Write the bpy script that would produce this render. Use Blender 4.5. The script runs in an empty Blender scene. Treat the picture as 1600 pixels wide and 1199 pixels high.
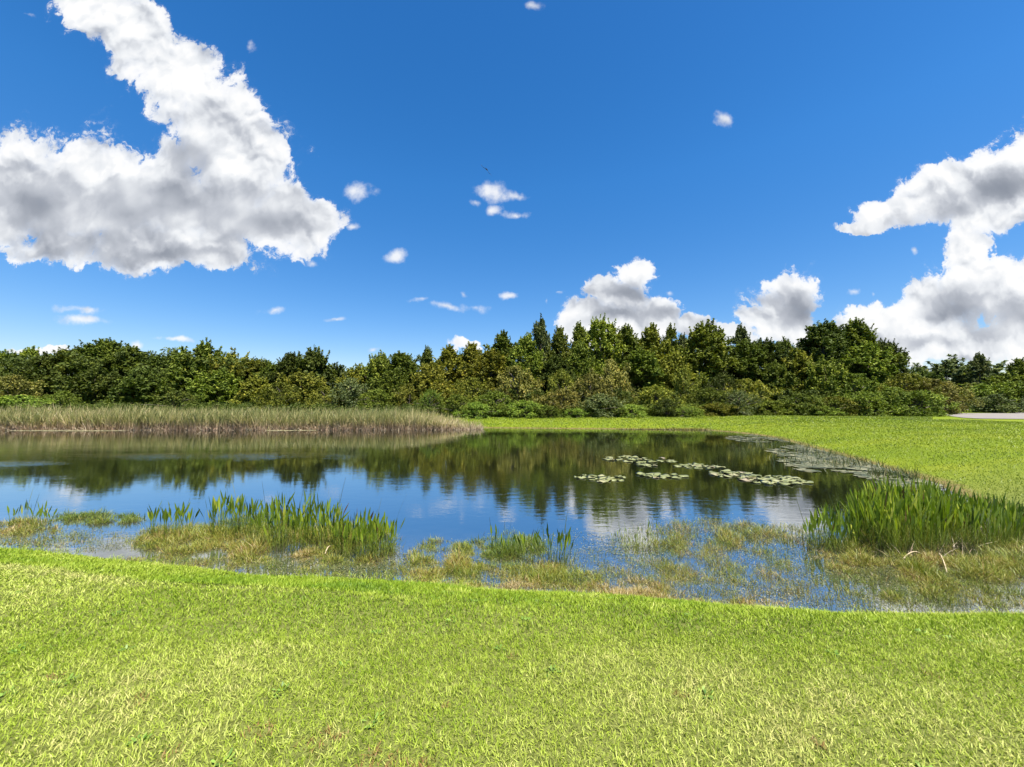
import bpy, math, random
import numpy as np
R = math.radians
C = bpy.context.scene.collection
sc = bpy.context.scene
rng = np.random.default_rng(7)
random.seed(7)

# ------------------------------------------------------------------ camera
FPX, PITCH, CAM_H = 601.0, R(3.09), 2.6
cd = bpy.data.cameras.new('camera'); cam = bpy.data.objects.new('camera', cd); C.objects.link(cam)
cd.sensor_width = 36.0; cd.lens = FPX / 1600 * 36.0
cd.clip_start = 0.05; cd.clip_end = 8000
cam.location = (0, 0, CAM_H); cam.rotation_euler = (R(90) + PITCH, 0, 0)
sc.camera = cam

def ray(px, py):
    dx = (px - 800) / FPX; dy = (599.5 - py) / FPX
    return np.array([dx, math.cos(PITCH) - dy * math.sin(PITCH), math.sin(PITCH) + dy * math.cos(PITCH)])
def G(px, py, z=0.0):                      # pixel -> point on the level z
    d = ray(px, py); t = (z - CAM_H) / d[2]
    return np.array([d[0] * t, d[1] * t, z])
def at(px, py, Y):                         # pixel -> point at depth Y
    d = ray(px, py); t = Y / d[1]
    return np.array([d[0] * t, Y, CAM_H + d[2] * t])

# ------------------------------------------------------------------ light
SUN_EL, SUN_AZ = R(67), R(142)             # azimuth from +Y towards +X: high, behind the right shoulder
to_sun = np.array([math.sin(SUN_AZ) * math.cos(SUN_EL), math.cos(SUN_AZ) * math.cos(SUN_EL), math.sin(SUN_EL)])
ld = bpy.data.lights.new('sun', 'SUN'); ld.energy = 5.0; ld.angle = R(0.53); ld.color = (1.0, 0.95, 0.86)
lo = bpy.data.objects.new('sun', ld); C.objects.link(lo)
from mathutils import Vector
lo.rotation_euler = Vector(to_sun).to_track_quat('Z', 'Y').to_euler()
sc.view_settings.view_transform = 'Standard'; sc.view_settings.look = 'None'
sc.view_settings.gamma = 1; sc.view_settings.exposure = 1.45
cy = sc.cycles
cy.use_denoising = True; cy.max_bounces = 6; cy.diffuse_bounces = 3; cy.glossy_bounces = 3
cy.transmission_bounces = 3; cy.transparent_max_bounces = 4
cy.caustics_reflective = False; cy.caustics_refractive = False
cy.use_adaptive_sampling = True; cy.adaptive_threshold = 0.02

# ------------------------------------------------------------------ node helper
class NT:
    def __init__(s, tree): s.t = tree; s.n = tree.nodes; s.l = tree.links
    def new(s, typ, **kw):
        n = s.n.new(typ)
        for k, v in kw.items(): setattr(n, k, v)
        return n
    def put(s, sock, v):
        if isinstance(v, bpy.types.NodeSocket): s.l.new(v, sock)
        else: sock.default_value = v
    def m(s, op, a, b=None, c=None, clamp=False):
        n = s.new('ShaderNodeMath', operation=op, use_clamp=clamp)
        for i, v in enumerate((a, b, c)):
            if v is not None: s.put(n.inputs[i], v)
        return n.outputs[0]
    def v(s, op, a, b=None):
        n = s.new('ShaderNodeVectorMath', operation=op)
        s.put(n.inputs[0], a)
        if b is not None:
            s.put(n.inputs[3 if op == 'SCALE' else 1], b)
        return n.outputs['Value' if op in ('DOT_PRODUCT', 'LENGTH') else 'Vector']
    def mix(s, f, a, b, typ='MIX'):
        n = s.new('ShaderNodeMix', data_type='RGBA', blend_type=typ)
        s.put(n.inputs[0], f); s.put(n.inputs[6], a); s.put(n.inputs[7], b)
        return n.outputs[2]
    def noise(s, vec, scale, detail=4, rough=0.5, dim='3D', out=0, dist=0.0):
        n = s.new('ShaderNodeTexNoise', noise_dimensions=dim)
        if vec is not None: s.put(n.inputs['Vector'], vec)
        n.inputs['Scale'].default_value = scale; n.inputs['Detail'].default_value = detail
        n.inputs['Roughness'].default_value = rough; n.inputs['Distortion'].default_value = dist
        return n.outputs[out]
    def ramp(s, f, stops):
        n = s.new('ShaderNodeValToRGB'); s.put(n.inputs[0], f); e = n.color_ramp.elements
        while len(e) < len(stops): e.new(0.5)
        for i, (p, c) in enumerate(stops):
            e[i].position = p; e[i].color = c if len(c) == 4 else (*c, 1)
        return n.outputs[0]
    def sstep(s, x, a, b, lo=0.0, hi=1.0):
        n = s.new('ShaderNodeMapRange', interpolation_type='SMOOTHSTEP')
        s.put(n.inputs[0], x); n.inputs[1].default_value = a; n.inputs[2].default_value = b
        n.inputs[3].default_value = lo; n.inputs[4].default_value = hi
        return n.outputs[0]

# ------------------------------------------------------------------ sky with cumulus clouds
w = bpy.data.worlds.new('World'); sc.world = w; w.use_nodes = True
w.cycles.sampling_method = 'MANUAL'; w.cycles.sample_map_resolution = 512
N = NT(w.node_tree); N.n.clear()
wo = N.new('ShaderNodeOutputWorld'); bg = N.new('ShaderNodeBackground')
N.l.new(bg.outputs[0], wo.inputs[0])
SKY = 0.078
bg.inputs[1].default_value = SKY
sky = N.new('ShaderNodeTexSky', sky_type='NISHITA', sun_disc=False)
sky.sun_elevation = SUN_EL; sky.sun_rotation = SUN_AZ
sky.air_density = 1.0; sky.dust_density = 0.3; sky.ozone_density = 3.0
hs = N.new('ShaderNodeHueSaturation'); N.l.new(sky.outputs[0], hs.inputs['Color'])
hs.inputs['Saturation'].default_value = 1.355; hs.inputs['Value'].default_value = 1.0

tc = N.new('ShaderNodeTexCoord')
sx = N.new('ShaderNodeSeparateXYZ'); N.l.new(tc.outputs['Generated'], sx.inputs[0])
skycol = N.mix(1.0, hs.outputs[0], N.ramp(sx.outputs[2], [(0.0, (0.80, 0.68, 0.68)), (0.20, (0.80, 0.76, 0.80)), (0.5, (0.90, 0.88, 0.92)), (0.75, (0.84, 0.80, 0.86)), (1.0, (.8, .78, .84))]), 'MULTIPLY')
yy = N.m('MAXIMUM', sx.outputs[1], 0.02)
cb = N.new('ShaderNodeCombineXYZ')
N.l.new(N.m('DIVIDE', sx.outputs[0], yy), cb.inputs[0]); N.l.new(N.m('DIVIDE', sx.outputs[2], yy), cb.inputs[1])
P = cb.outputs[0]
def uv(px, py):
    d = ray(px, py); return d[0] / d[1], d[2] / d[1]
wcol = N.noise(P, 5.0, 5, 0.62, '2D', 1)
Pw = N.v('ADD', P, N.v('MULTIPLY', N.v('SUBTRACT', wcol, (0.5, 0.5, 0.5)), (0.13, 0.12, 0)))
def blobs(lst, soft=0.25, vec=None):
    """lst of (px, py, rx, ry[, angle]) -> smallest normalised squared distance"""
    acc = None
    for b in lst:
        px, py, rx, ry = b[:4]; ang = R(b[4]) if len(b) > 4 else 0.0
        u, v_ = uv(px, py); rx = rx / FPX; ry = ry / FPX
        if ang == 0:
            q = N.v('MULTIPLY', N.v('SUBTRACT', vec or Pw, (u, v_, 0)), (1 / rx, 1 / ry, 0))
        else:
            mp = N.new('ShaderNodeMapping', vector_type='TEXTURE'); N.put(mp.inputs[0], vec or Pw)
            mp.inputs[1].default_value = (u, v_, 0); mp.inputs[2].default_value = (0, 0, ang)
            mp.inputs[3].default_value = (rx, ry, 1)
            q = mp.outputs[0]
        q = N.v('LENGTH', q)
        acc = q if acc is None else N.m('SMOOTH_MIN', acc, q, soft)
    return acc
big = [ # heavy cloud at upper left with its slanting arm
 (20, 300, 100, 110), (130, 290, 110, 100), (250, 310, 120, 105), (360, 300, 90, 105), (90, 380, 110, 38), (230, 385, 120, 42),
 (340, 395, 90, 40), (440, 350, 75, 62), (490, 350, 48, 44), (455, 305, 50, 40, -30), (150, 5, 90, 58, -50), (215, 65, 90, 66, -50), (280, 125, 95, 74, -50), (340, 190, 100, 84, -50), (385, 255, 88, 82, -40), (80, -70, 90, 60, -40),
 # slab and towers at right
 (1560, 290, 100, 62, 15), (1470, 300, 90, 50, 18), (1410, 325, 70, 32, 12), (1350, 352, 60, 12, 5), (1640, 250, 90, 70), (1530, 330, 70, 40),
 (1508, 385, 42, 60), (1520, 440, 80, 60), (1585, 460, 80, 75), (1465, 475, 72, 52), (1385, 518, 95, 42), (1500, 530, 120, 50), (1620, 520, 90, 60), (1330, 530, 60, 30),
 # heaps over the wood
 (975, 468, 62, 42), (1004, 432, 34, 32), (945, 452, 44, 28), (905, 492, 46, 30), (1035, 496, 44, 36), (965, 512, 105, 40), (1095, 520, 40, 22), (1140, 530, 50, 18),
 (1248, 452, 48, 44), (1222, 488, 52, 42), (1190, 505, 44, 32), (1250, 520, 60, 22), (735, 540, 32, 11), (50, 548, 60, 9)]
small = [(555, 302, 24, 18), (548, 358, 12, 7), (620, 398, 18, 12), (427, 486, 24, 9), (130, 485, 40, 8), (130, 500, 45, 8), (765, 300, 28, 18, 10), (805, 303, 24, 10), (745, 315, 16, 8),
 (775, 327, 14, 9), (808, 336, 19, 9), (1132, 186, 14, 11), (830, 10, 24, 12), (390, 72, 10, 14), (690, 480, 34, 8, -8), (740, 480, 32, 12), (722, 460, 12, 6, -20),
 (797, 464, 15, 6), (848, 470, 5, 9), (1335, 460, 17, 10), (1362, 463, 7, 9), (583, 545, 16, 6), (487, 412, 12, 8), (215, 540, 12, 8), (280, 530, 34, 5), (660, 470, 18, 6), (870, 455, 12, 5), (1050, 460, 12, 8), (520, 500, 22, 4), (1430, 392, 8, 9), (45, 20, 26, 8, -20), (1555, 360, 20, 26, 30), (1590, 345, 16, 8)]
qb = blobs(big); qs = blobs(small, 0.1, N.v('ADD', P, N.v('MULTIPLY', N.v('SUBTRACT', wcol, (0.5, 0.5, 0.5)), (0.05, 0.045, 0))))
def puff(vec, sc_, det):
    v_ = N.new('ShaderNodeTexVoronoi', voronoi_dimensions='2D', feature='SMOOTH_F1'); N.put(v_.inputs['Vector'], vec)
    v_.inputs['Scale'].default_value = sc_; v_.inputs['Detail'].default_value = det; v_.inputs['Roughness'].default_value = 0.55
    v_.inputs['Smoothness'].default_value = 0.55; v_.normalize = True
    return v_.outputs['Distance']
n1 = N.noise(P, 8.0, 9, 0.60, '2D')
Pn = N.v('ADD', P, N.v('MULTIPLY', N.v('SUBTRACT', wcol, (0.5, 0.5, 0.5)), (0.10, 0.10, 0)))
off = (0.006, 0.020, 0)
pf1 = puff(Pn, 7.0, 3.0); pf2 = puff(N.v('ADD', Pn, off), 7.0, 3.0)
ns1 = N.noise(P, 5.0, 2, 0.5, '2D'); ns2 = N.noise(N.v('ADD', P, (0.012, 0.040, 0)), 5.0, 2, 0.5, '2D')
nb = N.m('SUBTRACT', n1, 0.5)
db = N.m('ADD', N.m('ADD', N.m('SUBTRACT', 1.0, qb), N.m('MULTIPLY', nb, 1.05)), N.m('MULTIPLY', N.m('SUBTRACT', 0.32, pf1), 0.75))
ds = N.m('ADD', N.m('MULTIPLY', N.m('SUBTRACT', 1.0, qs), 0.55), N.m('MULTIPLY', nb, 2.0))
fr_ = N.noise(N.v('ADD', P, N.v('MULTIPLY', N.v('SUBTRACT', wcol, (0.5, 0.5, 0.5)), (0.2, 0.2, 0))), 26.0, 5, 0.65, '2D')
db = N.m('ADD', db, N.m('MULTIPLY', N.m('SUBTRACT', fr_, 0.52), N.m('MULTIPLY', N.sstep(db, 0.55, 0.1), 0.75)))
as_ = N.sstep(ds, 0.02, 0.70, 0.0, 0.85)
ab = N.m('ADD', N.m('MULTIPLY', N.sstep(db, 0.02, 0.22), 0.80), N.m('MULTIPLY', N.sstep(db, -0.10, 0.50), 0.20))
front = N.sstep(sx.outputs[1], 0.05, 0.12)
alpha = N.m('MULTIPLY', N.m('MAXIMUM', ab, as_), front)
shade_blobs = blobs([(60, 325, 140, 58), (230, 315, 160, 50), (350, 325, 120, 44), (300, 240, 50, 36), (70, 395, 150, 16), (230, 400, 120, 14), (400, 350, 60, 26),
               (1560, 500, 90, 30), (1500, 475, 60, 30), (1245, 485, 34, 26), (1420, 535, 80, 14), (1570, 300, 80, 22, 10), (960, 500, 80, 14), (985, 458, 26, 14), (1460, 335, 60, 16, 12)], 0.35)  # hand-placed grey cores: cloud shade painted into the sky colour
core_shade = N.sstep(N.m('ADD', shade_blobs, N.m('MULTIPLY', N.m('SUBTRACT', ns1, 0.5), -1.6)), 1.8, 0.0)
calmth = N.m('SUBTRACT', 1.0, N.m('MULTIPLY', core_shade, 0.75))
relief = N.m('ADD', N.m('MULTIPLY', N.m('SUBTRACT', ns2, ns1), 1.6), N.m('MULTIPLY', N.m('SUBTRACT', pf1, pf2), N.m('MULTIPLY', calmth, 2.0)))  # puff sides towards the sun painted lighter, far sides darker
edge_ = N.m('MULTIPLY', N.sstep(db, 0.45, 0.05), -0.10)
shade = N.m('ADD', N.m('ADD', N.m('MULTIPLY', core_shade, 0.50), N.m('ADD', edge_, 0.14)), relief, clamp=True)
cl = N.ramp(shade, [(0.0, (1.0, 1.0, 1.0)), (0.22, (0.84, 0.865, 0.90)), (0.50, (0.54, 0.57, 0.63)), (0.80, (0.34, 0.37, 0.43)), (1.0, (0.27, 0.30, 0.36))])
CW = 0.375 / SKY
cloudcol = N.mix(1.0, cl, (CW, CW, CW, 1), 'MULTIPLY')
fin = N.mix(alpha, skycol, cloudcol)
N.l.new(fin, bg.inputs[0])

# ------------------------------------------------------------------ helpers
def tag(o, label=None, cat=None, group=None, kind=None):
    if label: o['label'] = label
    if cat: o['category'] = cat
    if group: o['group'] = group
    if kind: o['kind'] = kind
    return o
def mesh_np(name, V, quads=None, tris=None, mat=None, parent=None, attrs=None, smooth=False):
    me = bpy.data.meshes.new(name)
    V = np.asarray(V, np.float32); nq = 0 if quads is None else len(quads); nt = 0 if tris is None else len(tris)
    me.vertices.add(len(V)); me.vertices.foreach_set('co', V.ravel())
    idx = []
    if nq: idx.append(np.asarray(quads, np.int32).ravel())
    if nt: idx.append(np.asarray(tris, np.int32).ravel())
    idx = np.concatenate(idx); me.loops.add(len(idx)); me.loops.foreach_set('vertex_index', idx)
    st = np.concatenate([np.arange(nq) * 4, nq * 4 + np.arange(nt) * 3]).astype(np.int32)
    me.polygons.add(nq + nt); me.polygons.foreach_set('loop_start', st)
    me.update(calc_edges=True); me.validate()
    if smooth: me.polygons.foreach_set('use_smooth', np.ones(len(me.polygons), bool))
    for k, a in (attrs or {}).items():
        at_ = me.attributes.new(k, 'FLOAT', 'POINT'); at_.data.foreach_set('value', np.asarray(a, np.float32))
    if mat: me.materials.append(mat)
    o = bpy.data.objects.new(name, me); C.objects.link(o)
    if parent: o.parent = parent
    return o
_tab = rng.random((256, 256))
def vnoise(x, y, s=1.0, oct=3):
    x = np.asarray(x, float) / s; y = np.asarray(y, float) / s; out = 0; a = 1; tot = 0
    for k in range(oct):
        xi = np.floor(x).astype(int); yi = np.floor(y).astype(int); fx = x - xi; fy = y - yi
        fx = fx * fx * (3 - 2 * fx); fy = fy * fy * (3 - 2 * fy)
        g = lambda i, j: _tab[(xi + i) & 255, (yi + j) & 255]
        out = out + a * ((g(0, 0) * (1 - fx) + g(1, 0) * fx) * (1 - fy) + (g(0, 1) * (1 - fx) + g(1, 1) * fx) * fy)
        tot += a; a *= 0.5; x = x * 2.03 + 17; y = y * 2.03 + 31
    return out / tot
def sst(x, a, b):
    t = np.clip((x - a) / (b - a), 0, 1); return t * t * (3 - 2 * t)

# ------------------------------------------------------------------ pond outline and land height
near_px = [(0, 860), (100, 868), (200, 880), (300, 888), (400, 902), (500, 906), (600, 909), (700, 917), (800, 927), (900, 933), (1000, 943), (1100, 951), (1200, 958), (1300, 964), (1450, 967), (1600, 968)]
near = [tuple(G(a, b)[:2]) for a, b in near_px]
right = [tuple(G(a, b)[:2]) for a, b in [(1600, 806), (1560, 795), (1505, 777), (1465, 757), (1400, 738), (1350, 723), (1300, 709), (1250, 695), (1210, 684), (1160, 677), (1100, 672), (1000, 671), (880, 670), (760, 669)]]
pond = [(-75, 30), (-66, 21), (-45, 14.5), (-28, 10.8), (-17, 8.6)] + near + [(9, 4.5), (12.5, 4.6), (14.8, 5.6), (15.2, 7.0), (14, 8.3)] + right + [(-6, 41.5), (-14, 43), (-60, 43), (-72, 38)]
pond = np.array(pond)
def pond_sd(x, y):
    x = np.asarray(x, float); y = np.asarray(y, float)
    best = np.full(x.shape, 1e9); ins = np.zeros(x.shape, bool)
    for i in range(len(pond)):
        ax, ay = pond[i]; bx, by = pond[(i + 1) % len(pond)]
        ex, ey = bx - ax, by - ay; L2 = ex * ex + ey * ey
        t = np.clip(((x - ax) * ex + (y - ay) * ey) / L2, 0, 1)
        best = np.minimum(best, (x - ax - t * ex) ** 2 + (y - ay - t * ey) ** 2)
        c = ((ay > y) != (by > y)) & (x < (bx - ax) * (y - ay) / (by - ay + 1e-12) + ax)
        ins ^= c
    d = np.sqrt(best)
    return np.where(ins, -d, d)          # >0 on land
def land(x, y, d=None):
    x = np.asarray(x, float); y = np.asarray(y, float)
    if d is None: d = pond_sd(x, y)
    d = d + 0.10 * (vnoise(x + 50, y + 90, 0.8, 2) - 0.5) * np.clip((8 - y) / 4 + .3, 0.2, 1)
    wnear = 1 - sst(y, 7.5, 13)
    crest = wnear * (1 - sst(x, -3, 2.5))
    run = (2.3 - .75 * crest) * wnear + 11 * (1 - wnear); top = (0.74 - .12 * crest) * wnear + 0.9 * (1 - wnear)
    t = np.clip(d / run, 0, 1)
    soft = t * (2 - t) * 0.85 + .15 * t
    z = top * (t * crest + soft * (1 - crest)) + np.clip(d - run, 0, 4) * (0.055 + .04 * crest)
    z = z + 0.04 * (vnoise(x, y, 3.5, 2) - 0.5) * np.clip(d, 0, 1)
    return np.where(d > 0, z + 0.012, np.maximum(d * 0.35, -1.2))
def grade(lo, hi, step, far, g=1.13):
    a = list(np.arange(lo, hi + 1e-6, step)); s = step
    while a[-1] < far: s *= g; a.append(a[-1] + s)
    s = step; b = [lo]
    lim = -far if lo > -100 else lo
    while b[-1] > lim: s *= g; b.append(b[-1] - s)
    return np.array(b[:0:-1] + a)
gx = grade(-13, 17, 0.13, 4000, 1.05); gy = grade(-2, 13, 0.13, 4000, 1.05)
X, Y = np.meshgrid(gx, gy); xs, ys = X.ravel(), Y.ravel()
sdg = pond_sd(xs, ys); zs = land(xs, ys, sdg)
nx, ny = len(gx), len(gy)
i = np.arange(nx * ny).reshape(ny, nx)
Q = np.stack([i[:-1, :-1], i[:-1, 1:], i[1:, 1:], i[1:, :-1]], -1).reshape(-1, 4)

# ------------------------------------------------------------------ materials
def newmat(name):
    m = bpy.data.materials.new(name); m.use_nodes = True; n = NT(m.node_tree); n.n.clear()
    out = n.new('ShaderNodeOutputMaterial'); return m, n, out
def principled(n, **kw):
    p = n.new('ShaderNodeBsdfPrincipled')
    for k, v in kw.items(): n.put(p.inputs[k.replace('_', ' ')], v)
    return p
def blade_mat(name, stops, base=None, rough=0.45, trans=0.3, tipc=None, spec=0.5, patch=None):
    """colour from the per-blade 'tone', towards 'base' colour at the foot"""
    m, n, out = newmat(name)
    tone = n.new('ShaderNodeAttribute', attribute_name='tone').outputs['Fac']
    hh = n.new('ShaderNodeAttribute', attribute_name='hgt').outputs['Fac']
    col = n.ramp(tone, stops)
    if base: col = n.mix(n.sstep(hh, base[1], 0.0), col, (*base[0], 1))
    if tipc: col = n.mix(n.sstep(hh, tipc[1], 1.0), col, (*tipc[0], 1))
    p = principled(n, Base_Color=col, Roughness=rough); p.inputs['Specular IOR Level'].default_value = spec
    t = n.new('ShaderNodeBsdfTranslucent'); n.put(t.inputs[0], n.mix(1.0, col, (1.0, 1.1, 0.55, 1), 'MULTIPLY'))
    ms = n.new('ShaderNodeMixShader'); ms.inputs[0].default_value = trans
    n.l.new(p.outputs[0], ms.inputs[1]); n.l.new(t.outputs[0], ms.inputs[2]); n.l.new(ms.outputs[0], out.inputs[0])
    return m

# ground
mG, n, out = newmat('lawn_ground')
geo = n.new('ShaderNodeNewGeometry'); pos = geo.outputs['Position']
sp = n.new('ShaderNodeSeparateXYZ'); n.l.new(pos, sp.inputs[0])
far = n.sstep(sp.outputs[1], 7.0, 16.0)
pn = n.noise(pos, 0.35, 4, 0.6); fn = n.noise(pos, 14.0, 5, 0.7)
st = n.noise(n.v('MULTIPLY', pos, (0.05, 0.5, 1)), 1.0, 3, 0.5)
nearc = n.ramp(fn, [(0.3, (0.07, 0.08, 0.016)), (0.7, (0.17, 0.19, 0.045))])
farc = n.ramp(n.m('ADD', n.m('MULTIPLY', fn, 0.5), n.m('MULTIPLY', n.m('ADD', pn, st), 0.27)), [(0.34, (0.060, 0.092, 0.003)), (0.5, (0.105, 0.147, 0.004)), (0.66, (0.165, 0.182, 0.010))])
lawn = n.mix(far, nearc, farc)
edge = n.m('ADD', sp.outputs[2], n.m('MULTIPLY', n.m('SUBTRACT', n.noise(pos, 3.0, 4, 0.6), 0.5), 0.10))
lawn = n.mix(n.sstep(edge, 0.11, 0.04), lawn, (0.13, 0.10, 0.035, 1))
col = n.mix(n.sstep(sp.outputs[2], 0.02, -0.03), lawn, (0.03, 0.026, 0.015, 1))
p = principled(n, Base_Color=col, Roughness=0.9); p.inputs['Specular IOR Level'].default_value = 0.15
bp = n.new('ShaderNodeBump'); bp.inputs['Strength'].default_value = 0.9; bp.inputs['Distance'].default_value = 0.06
n.l.new(n.noise(pos, 9.0, 6, 0.75), bp.inputs['Height']); n.l.new(bp.outputs[0], p.inputs['Normal'])
n.l.new(p.outputs[0], out.inputs[0])
ground = mesh_np('ground', np.stack([xs, ys, zs], 1), quads=Q, mat=mG, smooth=True); tag(ground, 'mown green lawn ground sloping down to the pond on every side', kind='structure')

# water
mW, n, out = newmat('pond_water')
geo = n.new('ShaderNodeNewGeometry'); pos = geo.outputs['Position']
calm = n.sstep(n.noise(n.v('MULTIPLY', pos, (0.05, 0.13, 1)), 1.0, 3, 0.55), 0.42, 0.66)      # breeze patches
w1 = n.noise(n.v('MULTIPLY', pos, (0.75, 1.6, 1)), 2.4, 4, 0.55)
w2 = n.noise(n.v('MULTIPLY', pos, (0.8, 1.5, 1)), 9.0, 3, 0.5)
def gust(cx, cy, rx, ry):
    q = n.v('LENGTH', n.v('MULTIPLY', n.v('SUBTRACT', pos, (cx, cy, 0)), (1 / rx, 1 / ry, 0)))
    return n.sstep(n.m('ADD', q, n.m('MULTIPLY', n.m('SUBTRACT', n.noise(n.v('MULTIPLY', pos, (.3, 1.2, 1)), 1.0, 3, .6), .5), 1.2)), 1.2, .5)
calm = n.m('ADD', n.m('MULTIPLY', calm, .8), n.m('MULTIPLY', n.m('MAXIMUM', gust(-14.5, 19.5, 7, 1.5), gust(-24, 17.0, 5, .9)), 1.1))
hgt = n.m('ADD', n.m('MULTIPLY', w1, n.m('ADD', n.m('MULTIPLY', calm, 0.0065), 0.0013)), n.m('MULTIPLY', w2, n.m('ADD', n.m('MULTIPLY', calm, 0.0016), 0.0003)))
bp = n.new('ShaderNodeBump'); bp.inputs['Strength'].default_value = 1.0; bp.inputs['Distance'].default_value = 1.0
n.l.new(hgt, bp.inputs['Height'])
shal = n.new('ShaderNodeAttribute', attribute_name='shal').outputs['Fac']
shal = n.sstep(n.m('ADD', shal, n.m('MULTIPLY', n.m('SUBTRACT', n.noise(pos, 2.5, 5, .65), .5), .5)), .15, .85)
dif = n.new('ShaderNodeBsdfDiffuse'); n.put(dif.inputs[0], n.mix(shal, (0.012, 0.015, 0.006, 1), n.ramp(n.noise(pos, 22, 4, .7), [(.35, (.03, .035, .02)), (.65, (.095, .095, .065))])))
gl = n.new('ShaderNodeBsdfGlossy'); gl.inputs['Roughness'].default_value = 0.035; gl.inputs[0].default_value = (0.97, 0.98, 0.98, 1)
n.l.new(bp.outputs[0], gl.inputs['Normal'])
fr = n.new('ShaderNodeFresnel'); fr.inputs[0].default_value = 3.4; n.l.new(bp.outputs[0], fr.inputs['Normal'])
ms = n.new('ShaderNodeMixShader'); n.l.new(n.m('POWER', fr.outputs[0], 0.36), ms.inputs[0]); n.l.new(dif.outputs[0], ms.inputs[1]); n.l.new(gl.outputs[0], ms.inputs[2])
n.l.new(ms.outputs[0], out.inputs[0])
wx = np.concatenate([np.arange(-85, -14, 2.0), np.arange(-14, 17, .25), [17, 20, 25]]); wy = np.concatenate([np.arange(3, 12, .25), np.arange(12, 51, 1.0)])
WX, WY = np.meshgrid(wx, wy); wi = np.arange(WX.size).reshape(WX.shape)
wsd = pond_sd(WX.ravel(), WY.ravel()); cover = sst(WY.ravel(), 12, 9) * np.clip(1 + wsd / 3.2, 0, 1)
water = mesh_np('water', np.stack([WX.ravel(), WY.ravel(), 0 * WX.ravel()], 1), quads=np.stack([wi[:-1, :-1], wi[:-1, 1:], wi[1:, 1:], wi[1:, :-1]], -1).reshape(-1, 4), mat=mW, attrs={'shal': cover})
tag(water, 'dark pond water mirroring the tree line and the blue sky', kind='structure')

# path
mP, n, out = newmat('path_concrete')
pos = n.new('ShaderNodeNewGeometry').outputs['Position']
col = n.ramp(n.noise(pos, 0.8, 6, 0.7), [(0.3, (0.12, 0.105, 0.09)), (0.7, (0.185, 0.165, 0.145))])
p = principled(n, Base_Color=col, Roughness=0.85); n.l.new(p.outputs[0], out.inputs[0])
def ribbon(name, pts, mat, lift):
    """pts: list of (px,py) outline on the land, triangulated fan by strips top/bottom"""
    V, Qd = [], []
    for (x0, ya, yb) in pts:
        za = G(x0, ya, 1.1); zb = G(x0, yb, 1.1)
        for f in np.linspace(0, 1, 7):
            q = za + (zb - za) * f; V.append((q[0], q[1], float(land(q[0], q[1])) + lift))
    for k in range(len(pts) - 1):
        for j in range(6):
            a = k * 7 + j; Qd.append((a, a + 1, a + 8, a + 7))
    return mesh_np(name, V, quads=Qd, mat=mat)

# ------------------------------------------------------------------ blades
def blades(name, B, az, lean, bend, L, W, tone, mat, ts=(0, .5, 1), ws=(1, .8, 0), twist=None, parent=None, hscale=None):
    B = np.asarray(B, float); n_ = len(B); az = np.broadcast_to(az, n_); lean = np.broadcast_to(lean, n_); bend = np.broadcast_to(bend, n_)
    L = np.broadcast_to(L, n_); W = np.broadcast_to(W, n_); tone = np.broadcast_to(tone, n_)
    tw = rng.random(n_) * 6.28 if twist is None else az + np.pi / 2 + twist
    hd = np.stack([np.cos(az), np.sin(az), np.zeros(n_)], 1); wd = np.stack([np.cos(tw), np.sin(tw), np.zeros(n_)], 1)
    # width vector perpendicular-ish to the heading
    pts = []; cur = B.copy(); prev = 0.0
    for t in ts:
        if t > 0:
            th_ = lean + bend * (t + prev) / 2
            cur = cur + (hd * np.sin(th_)[:, None] + np.array([0, 0, 1.0]) * np.cos(th_)[:, None]) * (L * (t - prev))[:, None]
        pts.append(cur); prev = t
    rows = []; T = []
    k = len(ts)
    for j, t in enumerate(ts):
        wj = (W * ws[j] * 0.5)[:, None]
        if j == k - 1 and ws[j] == 0: rows.append(pts[j][:, None, :]); T.append(np.full((n_, 1), t))
        else: rows.append(np.stack([pts[j] - wd * wj, pts[j] + wd * wj], 1)); T.append(np.full((n_, 2), t))
    V = np.concatenate(rows, 1); per = V.shape[1]; T = np.concatenate(T, 1)
    base = (np.arange(n_) * per)[:, None]
    q = []; tr = []
    for j in range(k - 1):
        a = 2 * j
        if j == k - 2 and ws[-1] == 0: tr.append(base + np.array([a, a + 1, a + 2]))
        else: q.append(base + np.array([a, a + 1, a + 3, a + 2]))
    quads = np.concatenate(q) if q else None; tris = np.concatenate(tr) if tr else None
    return mesh_np(name, V.reshape(-1, 3), quads, tris, mat, parent, {'tone': np.repeat(tone, per), 'hgt': T.ravel()})

# near lawn
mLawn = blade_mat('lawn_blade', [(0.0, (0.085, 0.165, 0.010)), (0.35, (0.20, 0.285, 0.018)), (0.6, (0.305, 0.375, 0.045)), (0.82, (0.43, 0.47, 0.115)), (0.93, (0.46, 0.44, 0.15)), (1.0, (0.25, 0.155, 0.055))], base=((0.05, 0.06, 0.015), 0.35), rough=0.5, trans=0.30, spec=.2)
def lawn_points(d0, d1, n_, p):
    u = rng.random(n_); D = (d0 ** p + u * (d1 ** p - d0 ** p)) ** (1 / p)
    x = (rng.random(n_) * 2 - 1) * (1.42 * D + 1.6)
    return x, D
SPOTS = [(*G(px_, py_, .95)[:2], r_) for px_, py_, r_ in [(1065, 1042, .05), (215, 1060, .06), (400, 1108, .09), (270, 1140, .05), (800, 985, .04), (560, 1170, .08), (1280, 1120, .05), (90, 1020, .05), (700, 1060, .04), (590, 1135, .05), (1450, 1010, .04), (620, 1185, .22), (500, 1120, .12)]]
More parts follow.
